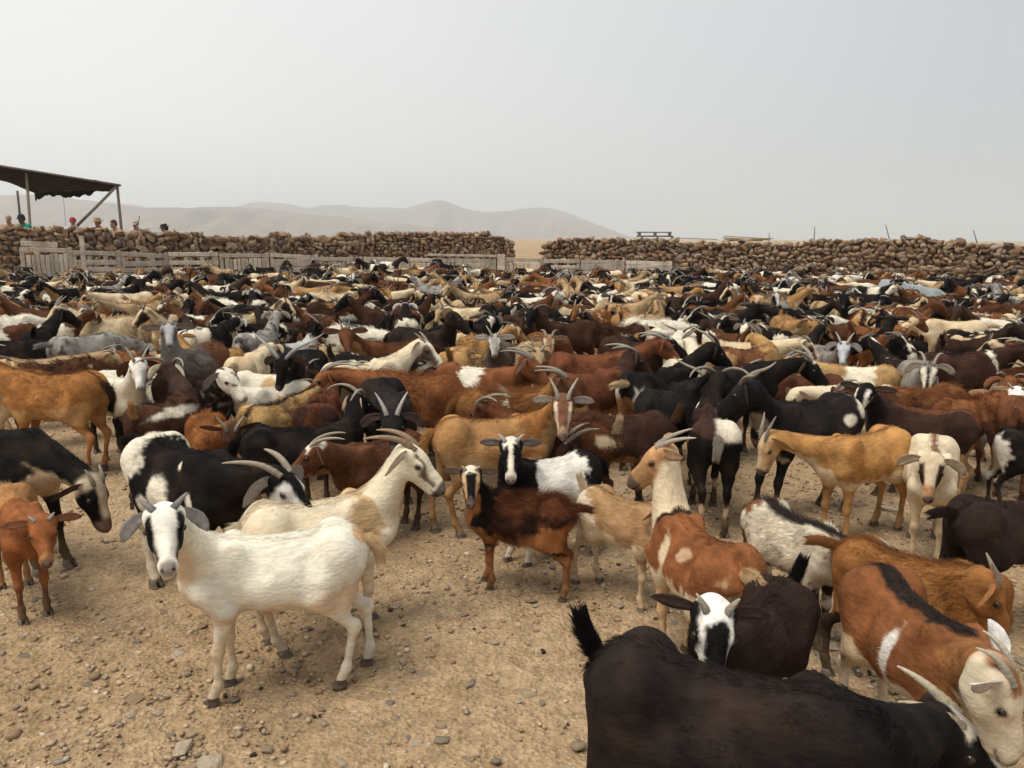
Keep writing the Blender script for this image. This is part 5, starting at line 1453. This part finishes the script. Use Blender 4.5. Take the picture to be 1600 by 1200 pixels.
goat('bright rust goat with a tan ear facing left, above the raised-head cream goat', [B_((.27, .105, .036)), ('front', .34, (.20, .08, .03))], 'sweep', W=(585, 540), B=(648, 535), ne=20, look=200, ears='lop', ear_c=(.45, .29, .15), shag=.4, name='tan-eared rust goat', P=(597, 535))
goat('small grey and white face with spiky horns looking out over the belted goat', [B_((.10, .07, .06)), ('head', (.35, .33, .31)), ('cheek', .03, WHT)], 'v', C=(780, 540), hd=265, S=.9, ne=45, look='cam', hp=35, ears='side', ear_c=(.5, .47, .43), horn_c=HORN_L, name='spiky-horned grey goat')
goat('dark goat with a white blaze down its face looking at the camera', [B_((.06, .028, .018)), ('head', BLK), ('blaze', .022, WHT)], 'sweep', C=(825, 498), hd=268, S=.95, ne=45, look='cam', hp=40, name='white-blazed dark goat')
goat('brown goat with a tan face turned to the camera, above the ginger goat', [B_((.17, .065, .028)), ('head', (.30, .17, .09)), ('stripes', .008, CRM)], 'sweep', C=(858, 524), hd=300, S=.95, ne=40, look='cam', hp=38, ears='side', name='tan-faced brown goat', P=(858, 525))
goat('chestnut goat with pale curved horns facing right, above the dark chocolate goat', [B_((.13, .045, .022)), ('front', .3, (.05, .025, .017)), ('belly', -.6, TAN)], 'sweep', W=(962, 570), B=(868, 582), ne=36, look=10, horn_c=HORN_L, name='chestnut goat', P=(992, 545))
goat('reddish goat with a long curving horn, behind the chestnut goat', [B_((.155, .055, .025))], 'sweep', W=(965, 545), B=(868, 548), ne=30, look=0, horn_c=HORN_L, name='curve-horned reddish goat')
goat('black head with a white cheek flash and thick horns, facing right', [B_((.045, .022, .016)), ('head', BLK), ('crown', .05, (.5, .48, .45))], 'sweep', W=(1022, 532), B=(948, 520), ne=32, look=350, hp=30, horn_c=HORN_L, name='white-flashed black goat', P=(1040, 520))
goat('cream-necked white goat looking back to the left', [B_((.72, .63, .48))], 'back', W=(1090, 545), B=(1055, 560), S=.95, ne=52, look=140, name='white looking-back goat', P=(1072, 525))
goat('black goat with a white leg stripe and cream tail tuft, facing right', [B_(BLK), ('thigh', -.31, (.6, .56, .5)), ('belly', -.8, TAN)], 'wide', W=(1062, 562), B=(982, 577), ne=38, look=5, tail='out', tail_c=(.62, .46, .26), name='cream-tufted black goat')
goat('brown goat with golden shoulders facing right', [B_((.16, .065, .03)), ('front', .12, (.38, .22, .09)), ('rear', -.3, (.36, .22, .1))], 'back', W=(1210, 532), B=(1118, 540), ne=28, look=10, name='golden-shouldered goat', P=(1180, 518))
goat('black goat with twisted pale horns and white forehead looking right', [B_(BLK), ('crown', .05, WHT)], 'wide', W=(1190, 560), B=(1125, 572), ne=12, look=330, horn_c=HORN_L, name='twisted-horned black goat')
goat('dark rust goat with long horns facing right, over the white-rumped goat', [B_((.105, .04, .022)), ('front', .35, (.16, .065, .03)), ('crown', .06, WHT)], 'long', W=(1225, 580), B=(1310, 582), ne=15, look=190, horn_c=HORN_L, name='long-horned rust goat')
goat('white-backed goat with tan ends lying across the herd', [B_((.45, .28, .12)), ('belt', -.03, .14, (.75, .67, .52))], 'sweep', W=(1300, 566), B=(1395, 570), ne=22, look=195, name='tan-ended white goat')
goat('broad cream goat above the stripe-faced brown goat', [B_((.72, .60, .42)), ('blob', .1, 0, .8, .06, .3, (.25, .12, .07)), ('rear', -.3, (.55, .38, .2))], 'none', W=(1310, 598), B=(1400, 600), ne=5, look=200, hp=50, fat=1.15, name='broad cream goat')
goat('small pale grey face with horns looking out near the right middle', [B_((.22, .19, .17)), ('head', (.48, .49, .50))], 'v', C=(1290, 542), hd=270, S=.9, ne=38, look='cam', horn_c=(.5, .48, .44), name='pale grey-faced goat')
goat('grey goat with white-edged face and swept horns facing the camera', [B_((.24, .21, .185)), ('cheek', .02, WHT), ('blaze', .012, BLK)], 'sweep', C=(1412, 566), hd=250, S=.95, ne=30, look='cam', horn_c=HORN_L, name='white-edged grey goat')
goat('long dark brown goat with a white neck stripe facing right', [B_((.050, .023, .016)), ('belt', .36, .03, WHT)], 'sweep', W=(1545, 545), B=(1442, 550), ne=20, look=350, horn_c=HORN_L, tail='hang', tail_c=(.5, .38, .22), name='white-necked brown goat')
goat('rust and white piebald goat right of the broad cream goat', [B_((.19, .07, .03)), ('patch', 6, .25, (.70, .60, .46))], 'sweep', W=(1535, 585), B=(1478, 578), ne=20, look=20, tail='up', tail_c=(.6, .42, .2), shag=.4, name='rust piebald goat')
goat('shaggy ginger goat facing away, above the small white-faced kid', [B_((.22, .085, .034)), ('mottle', 10, .5, .6, BRN)], 'sweep', W=(1545, 612), B=(1498, 620), S=.9, ne=25, look=60, shag=.9, name='shaggy ginger goat')
goat('small white-faced kid with tan ears looking at the camera, by the right edge', [B_((.30, .17, .09)), ('head', (.80, .76, .68))], 'short', C=(1552, 622), hd=262, S=.78, ne=46, look='cam', hp=32, ears='side', kid=.8, ear_c=(.45, .34, .2), name='white-faced kid')
goat('brown goat with its back to the camera by the right edge, above the white-legged goat', [B_((.15, .06, .028))], 'sweep', W=(1610, 585), B=(1560, 600), S=.95, ne=30, look=30, name='edge brown goat')
goat('brown shaggy goat with rust back between the stripe-faced and long dark goats', [B_((.10, .042, .022)), ('saddle', .4, (.19, .075, .03))], 'sweep', W=(1405, 612), B=(1485, 610), S=.92, ne=10, look=190, shag=.6, name='rust-saddled goat')
NHAND = len(PLACED)
print('hand placed goats', NHAND)

# ================================================================ grey plastic sheet over a low feed rack, far right of the herd
tp = on_y(1392, 436, 17.6); rk = empty('feed_rack', (tp.x + .45, 17.6, float(ground_z(tp.x, 17.6)))); tag(rk, 'low wooden feed rack standing among the goats under the grey sheet', 'feed rack')
for x in (-.50, .48):
    for y in (-.22, .22):
        mb = MB(); mb.box((0, 0, 0), (.05, .05, .70 if x < 0 else .5), col=WOOD[1]); link('leg', mb.mesh('leg', shade=False), M_WOOD, rk, (x, y, .35 if x < 0 else .25))
mb = MB(); mb.box((0, 0, 0), (1.05, .5, .05), col=WOOD[3]); link('rack_top', mb.mesh('rack_top', shade=False), M_WOOD, rk, (0, 0, .58), (0, .19, 0))
M_TARP = col_mat('plastic_sheet', rough=.45, grain=12, amount=.12, bump=.5, bscale=9, spec=.4)
V = []; nu, nv = 34, 20
for i in range(nu + 1):
    for j in range(nv + 1):
        u, v = i / nu, j / nv; x = -.66 + 1.45 * u; y = -.46 + .92 * v
        top = .735 - .20 * np.clip((x + .5), -.2, 1.2); ed = max(abs(y) - .26, 0) * 2.1 + max(-.53 - x, 0) * 2.4 + max(x - .55, 0) * .7
        V.append((x, y * (1 - .25 * min(ed, 1)), top + .03 - ed * (.75 + .25 * math.sin(x * 17 + y * 3)) + .018 * float(fbm(np.array([[x * 4, y * 4, 1.]]), 2)[0])))
F = [(i * (nv + 1) + j, (i + 1) * (nv + 1) + j, (i + 1) * (nv + 1) + j + 1, i * (nv + 1) + j + 1) for i in range(nu) for j in range(nv)]
V = np.array(V); m = len(V); mb = MB(); mb.add(np.concatenate([V, V - (0, 0, .004)]), F + [tuple(k + m for k in f[::-1]) for f in F], (.30, .33, .34))
tag(link('plastic_sheet', mb.mesh('plastic_sheet'), M_TARP, None, rk.location), 'grey plastic sheet sagging over the feed rack among the far right goats', 'sheet')

# ================================================================ the rest of the herd
PT = lambda c, thr=.42, f=6.5: ('patch', f, thr, c)
COATS = [('plain black', [B_(BLK)], 6), ('black', [B_(BLK), ('saddle', .6, (.022, .012, .009)), PT(WHT, .62, 9)], 4), ('black-brown', [B_((.024, .014, .010)), ('saddle', .5, (.04, .018, .011))], 4), ('dark brown', [B_((.048, .021, .012)), ('mottle', 9, .5, .6, (.09, .036, .016)), ('head', BLK)], 5),
         ('red-brown', [B_((.115, .043, .018)), ('mottle', 8, .4, .6, (.05, .02, .011)), ('belly', -.4, TAN)], 4), ('rust', [B_((.21, .082, .028)), ('mottle', 8, .4, .5, (.12, .045, .018)), ('belly', -.5, TAN)], 4), ('golden', [B_((.38, .215, .085)), ('belly', -.4, CRM), ('dorsal', .02, BRN)], 7),
         ('cream', [B_((.66, .53, .35)), ('mottle', 7, .5, .6, (.50, .34, .18)), ('cheek', .034, BRN)], 9), ('white', [B_((.74, .68, .56)), ('mottle', 6, .7, .5, CRM)], 6), ('black-and-white patched', [B_(BLK), PT(WHT, .18, 5.5), ('head', BLK), ('blaze', .018, WHT)], 6), ('brown-and-white patched', [B_((.10, .04, .018)), PT(WHT, .22, 5.5)], 5),
         ('white-belted black', [B_(BLK), ('belt', .0, .10, WHT), ('blaze', .015, WHT)], 3), ('white-belted brown', [B_((.10, .04, .019)), ('belt', .04, .09, WHT)], 2), ('tan-bellied black', [B_(BLK), ('belly', -.3, TAN), ('legs', .34, TAN), ('stripes', .010, TAN), ('throat', TAN)], 5),
         ('speckled grey', [B_((.27, .25, .225)), ('mottle', 14, .35, .9, (.05, .045, .042)), ('head', LGR), ('cheek', .03, BLK)], 4), ('white dark-headed', [B_(WHT), ('front', .32, (.04, .022, .016)), PT(BRN, .6)], 3), ('dark-striped cream', [B_((.62, .48, .30)), ('dorsal', .05, DBR), ('cheek', .03, DBR), ('legs', .35, BRN)], 5),
         ('white-faced black', [B_(BLK), ('head', (.70, .66, .58)), ('cheek', .034, BLK), ('rear', -.28, WHT)], 4), ('white-faced brown', [B_((.085, .034, .016)), ('head', (.66, .58, .46)), PT(CRM, .6)], 4), ('black-striped rust', [B_((.20, .078, .029)), ('dorsal', .06, BLK), ('legs', .35, BLK), ('front', .34, BLK)], 3), ('fawn', [B_((.42, .29, .16)), ('legs', .3, CRM), ('dorsal', .03, (.16, .09, .05)), ('mottle', 8, .4, .5, (.30, .18, .09))], 6)]
POSES = [('head up', dict(ne=34, ny=0, hp=38, hy=0)), ('head up', dict(ne=46, ny=10, hp=35, hy=25)), ('head level', dict(ne=14, ny=-8, hp=45, hy=-20)), ('head level', dict(ne=20, ny=12, hp=42, hy=18)), ('head lowered', dict(ne=-12, ny=5, hp=58, hy=10)), ('head lowered', dict(ne=-2, ny=-14, hp=55, hy=-25)),
         ('head turned left', dict(ne=38, ny=45, hp=35, hy=85)), ('head turned right', dict(ne=42, ny=-45, hp=35, hy=-85)), ('head turned left', dict(ne=40, ny=35, hp=40, hy=62)), ('head turned right', dict(ne=40, ny=-35, hp=40, hy=-62))]
HORNS = [('swept horns', 'sweep', 1.0), ('spreading horns', 'wide', .95), ('long horns', 'long', .85), ('drooping horns', 'droop', .9), ('small horns', 'v', .9), ('back-curved horns', 'back', 1.0)]
hrs = np.random.RandomState(77)
protos = []; wts = np.array([c[2] for c in COATS], float); seq = []
for ci, c in enumerate(COATS): seq += [ci] * max(1, round(c[2] * .6))
for k, ci in enumerate(seq):
    pi_ = hrs.randint(len(POSES)); hi_ = hrs.choice(len(HORNS), p=[.30, .20, .16, .10, .10, .14])
    protos.append((ci, pi_, hi_, k))
P_H, P_LOW = .0205, .055
def proto_build(k, h, lod):
    ci, pi_, hi_, _ = protos[k]
    r = np.random.RandomState(500 + k)
    hc_ = [(.26, .22, .175), (.19, .15, .115), (.36, .32, .26), (.14, .12, .10)][r.randint(4)]
    ct = list(COATS[ci][1]) + ([PT([WHT, CRM, BRN, TAN][r.randint(4)], r.uniform(.50, .62), 7)] if ci and r.rand() < .4 else [])
    return build_goat(ct, dict(POSES[pi_][1], fat=r.uniform(.94, 1.12), legs=tuple(r.uniform(-8, 8, 4)), fine_legs=h < .025),
                      dict(horns=HORNS[hi_][1], hk=HORNS[hi_][2] * r.uniform(.6, .95), ears=['lop', 'droop', 'side', 'lop'][r.randint(4)], tail=['hang', 'up', 'out'][r.randint(3)], horn_c=hc_), h=h, lod=lod, seed=500 + k, shag=[0, .2, .6][r.randint(3)], fur=3200, furrad=1.45, furlen=1.3)
# ---- standing places: dense random packing clear of everybody already there
SEG = [(x + math.cos(R(h)) * .20 * s, y + math.sin(R(h)) * .20 * s, x - math.cos(R(h)) * .22 * s, y - math.sin(R(h)) * .22 * s) for x, y, h, s, _ in PLACED]
pts_tab = np.array([[(a * (1 - t) + c * t, b * (1 - t) + d * t) for t in (-.45, 0, .33, .66, 1)] for a, b, c, d in SEG])       # extra point in front: the neck
def fence_limit(x):
    if x < on_y(1053, 400, 25).x: 
        px = 800 + x / 25 * FPX; return YF(px) - 1.5
    xs = [q[0] for q in RP]; ys = [q[1] for q in RP]
    return float(np.interp(x, xs, ys)) - 1.2
cand = []
tries = 0
MIN_D = .335
herd = []
while tries < 80000:
    tries += 1
    y = math.sqrt(hrs.uniform(5.6 ** 2, 26.5 ** 2)); x = hrs.uniform(-.70, .70) * y * 1.06
    if y > fence_limit(x): continue
    p = to_px((x, y, .68))
    if p[1] > 560 + 18 * math.sin(p[0] * .011): continue
    if -250 < p[0] < 1850 and False: pass
    if abs(x - (tp.x + .45)) < .95 and -2.8 < y - 17.6 < .75: continue
    m_ = hrs.rand()
    hd = hrs.normal(0, 28) if m_ < .36 else hrs.normal(180, 28) if m_ < .72 else hrs.normal(270, 25) if m_ < .86 else hrs.normal(90, 25)
    s = hrs.uniform(.80, 1.04) if hrs.rand() > .09 else hrs.uniform(.60, .74)
    c, sn = math.cos(R(hd)), math.sin(R(hd))
    a = np.array([(x + c * k * s, y + sn * k * s) for k in (.42, .20, .06, -.08, -.22)])
    near = np.abs(pts_tab[:, 2, :] - np.array((x, y))).max(1) < 1.5
    if near.any():
        dd = np.linalg.norm(pts_tab[near][:, :, None, :] - a[None, None, :, :], axis=-1)
        if dd.min() < MIN_D * (.81 if y > 9 else .90): continue
    pts_tab = np.concatenate([pts_tab, a[None]])
    herd.append([x, y, hd % 360, s, 0])
herd.sort(key=lambda q: q[1])
herd = [q for q in herd if -60 < to_px((q[0], q[1], .6))[0] < 1660]
print('random herd', len(herd))
pool = []
for q in herd:
    if not pool: pool = list(hrs.permutation(len(protos)))
    q[4] = int(pool.pop())
N_IND = 300 - NHAND
near_h, far_h = herd[:N_IND], herd[N_IND:]
# ---- labels for the goats of the herd
LAND = [(15, 'the bald visitor'), (60, 'the green-topped visitor'), (113, 'the red-capped visitor'), (154, 'the straw-hatted visitor'), (185, 'the brown-haired visitor'), (215, 'the pale-capped visitor'), (266, 'the black-hatted visitor'), (315, 'the open panel'), (380, 'the framed slatted panel'), (460, 'the sagging panel'), (532, 'the low slatted panel'),
        (604, 'the tight boarded panel'), (675, 'the long loose board'), (743, 'the plain boarded panel'), (783, 'the double post'), (825, 'the wall gap'), (880, 'the right wall end'), (945, 'the solid grey panel'), (1022, 'the pallet on the wall'), (1053, 'the dark end post'), (1110, 'the flat pale plank'), (1165, 'the plank pile'),
        (1203, 'the short iron stake'), (1272, 'the upright stake'), (1330, 'the bare wall'), (1388, 'the tallest stake'), (1450, 'the grey sheet'), (1524, 'the last stake'), (1590, 'the far right wall')]
def facing(h):
    h %= 360
    return 'facing right' if h < 45 or h > 315 else 'facing away' if h < 135 else 'facing left' if h < 225 else 'facing the camera'
ORD = ['first', 'second', 'third', 'fourth', 'fifth', 'sixth', 'seventh', 'eighth', 'ninth', 'tenth', 'eleventh', 'twelfth', 'thirteenth', 'fourteenth', 'fifteenth', 'sixteenth', 'seventeenth', 'eighteenth', 'nineteenth', 'twentieth']
hp_ = [(x, y, n) for x, y, h, s, n in PLACED]
def where(x, y):
    best = min(hp_, key=lambda q: (q[0] - x) ** 2 + (q[1] - y) ** 2); dx, dy = x - best[0], y - best[1]
    if math.hypot(dx, dy) < 1.7 and y < 11:
        r = 'behind' if dy > abs(dx) else 'right of' if dx > abs(dy) else 'left of' if -dx > abs(dy) else 'in front of'
        return r + ' the ' + best[2]
    px = to_px((x, y, .7))[0]; ln = min(LAND, key=lambda q: abs(q[0] - px))[1]
    row = int((fence_limit(x) - y) / 1.5)
    return ('back row' if row == 0 else ORD[min(row, 19)] + ' row from back') + ' below ' + ln
info = []
for x, y, hd, s, k in near_h:
    ci, pi_, hi_, _ = protos[k]
    info.append([COATS[ci][0], facing(hd), HORNS[hi_][0], POSES[pi_][0], where(x, y), to_px((x, y, .7))[0]])
def lab(i, lvl):
    a = info[i]
    if lvl == 0: return f'{a[0]} goat {a[1]}, {a[4]}'
    if lvl == 1: return f'{a[0]} goat with {a[2]} {a[1]}, {a[4]}'
    return f'{a[0]} goat, {a[2]}, {a[3]}, {a[4]}'
labels = [lab(i, 0) for i in range(len(info))]
for lvl in (1, 2):
    cnt = {}
    for l in labels: cnt[l] = cnt.get(l, 0) + 1
    labels = [lab(i, lvl) if cnt[l] > 1 else l for i, l in enumerate(labels)]
grp = {}
for i, l in enumerate(labels): grp.setdefault(l, []).append(i)
for l, ids in grp.items():
    if len(ids) > 1:
        ids.sort(key=lambda i: info[i][5])
        for n_, i in enumerate(ids): labels[i] = ('left ' if n_ == 0 else 'right ' if n_ == 1 and len(ids) == 2 else 'middle ' if n_ == 1 else 'right ') + l
def shorten(l):
    for a, b in (('row from back', 'row back'), (' with ', ', '), ('facing the camera', 'facing camera'), ('below the', 'under')):
        if len(l.split()) > 16: l = l.replace(a, b, 1)
    return l
labels = [shorten(l) for l in labels]
built = {}
for i, (x, y, hd, s, k) in enumerate(near_h):
    if k not in built:
        r, g, C = proto_build(k, P_H, 2); built[k] = r; o = r
    else:
        src = built[k]; o = src.copy(); COL.objects.link(o)
        for ch in src.children:
            c = ch.copy(); COL.objects.link(c); c.parent = o
    o.location = (x, y, float(ground_z(x, y))); o.rotation_euler = (0, 0, R(hd)); o.scale = (s, s, s)
    tag(o, labels[i], 'goat', 'goats crowded together in the herd')
# ---- beyond the three hundred: one mass
lowp = {}
HV, HQ, HT, HC, nb = [], [], [], [], 0
LOWK = list(range(0, len(protos), 2))
for x, y, hd, s, k in far_h:
    k = LOWK[k % len(LOWK)]
    if k not in lowp:
        ci, pi_, hi_, _ = protos[k]; r = np.random.RandomState(500 + k)
        g = pose_goat(h=P_LOW, fine_legs=False, fat=1.08, **POSES[pi_][1]); C = paint(g, COATS[ci][1], 500 + k)
        Vs, Qs, Cs = [g.V], [g.Q], [C]; n0 = len(g.V)
        for nm, me, mt in goat_parts(g, C[g.W[:, 2] > .6].mean(0), lod=2, seed=k, horns=HORNS[hi_][1], hk=HORNS[hi_][2], horn_c=(.27, .235, .19)):
            v = np.zeros(len(me.vertices) * 3, dtype=np.float32); me.vertices.foreach_get('co', v); cc = np.zeros(len(me.vertices) * 4, dtype=np.float32); me.attributes['Col'].data.foreach_get('color', cc)
            fs = [tuple(p.vertices) for p in me.polygons if len(p.vertices) == 4]
            Vs.append(v.reshape(-1, 3)); Cs.append(cc.reshape(-1, 4)[:, :3]); Qs.append(np.array(fs) + n0); n0 += len(me.vertices)
            bpy.data.meshes.remove(me)
        lowp[k] = (np.concatenate(Vs), np.concatenate(Qs), np.concatenate(Cs))
    v, q, c = lowp[k]; ca, sa = math.cos(R(hd)), math.sin(R(hd))
    HV.append(np.stack([(v[:, 0] * ca - v[:, 1] * sa) * s + x, (v[:, 0] * sa + v[:, 1] * ca) * s + y, v[:, 2] * s + float(ground_z(x, y))], 1)); HQ.append(q + nb); HC.append(c); nb += len(v)
if HV:
    ho = link('goat_herd', mesh_np('goat_herd', np.concatenate(HV), quads=np.concatenate(HQ), col=np.concatenate(HC)), M_COAT)
    tag(ho, 'far rows of mixed brown, black and cream goats packed along the fence', kind='stuff')
tri = sum(len(m.polygons) * 2 for m in bpy.data.meshes)
print('triangles (meshes)', tri, 'far herd', len(far_h), 'labels', len(set(labels)), len(labels))
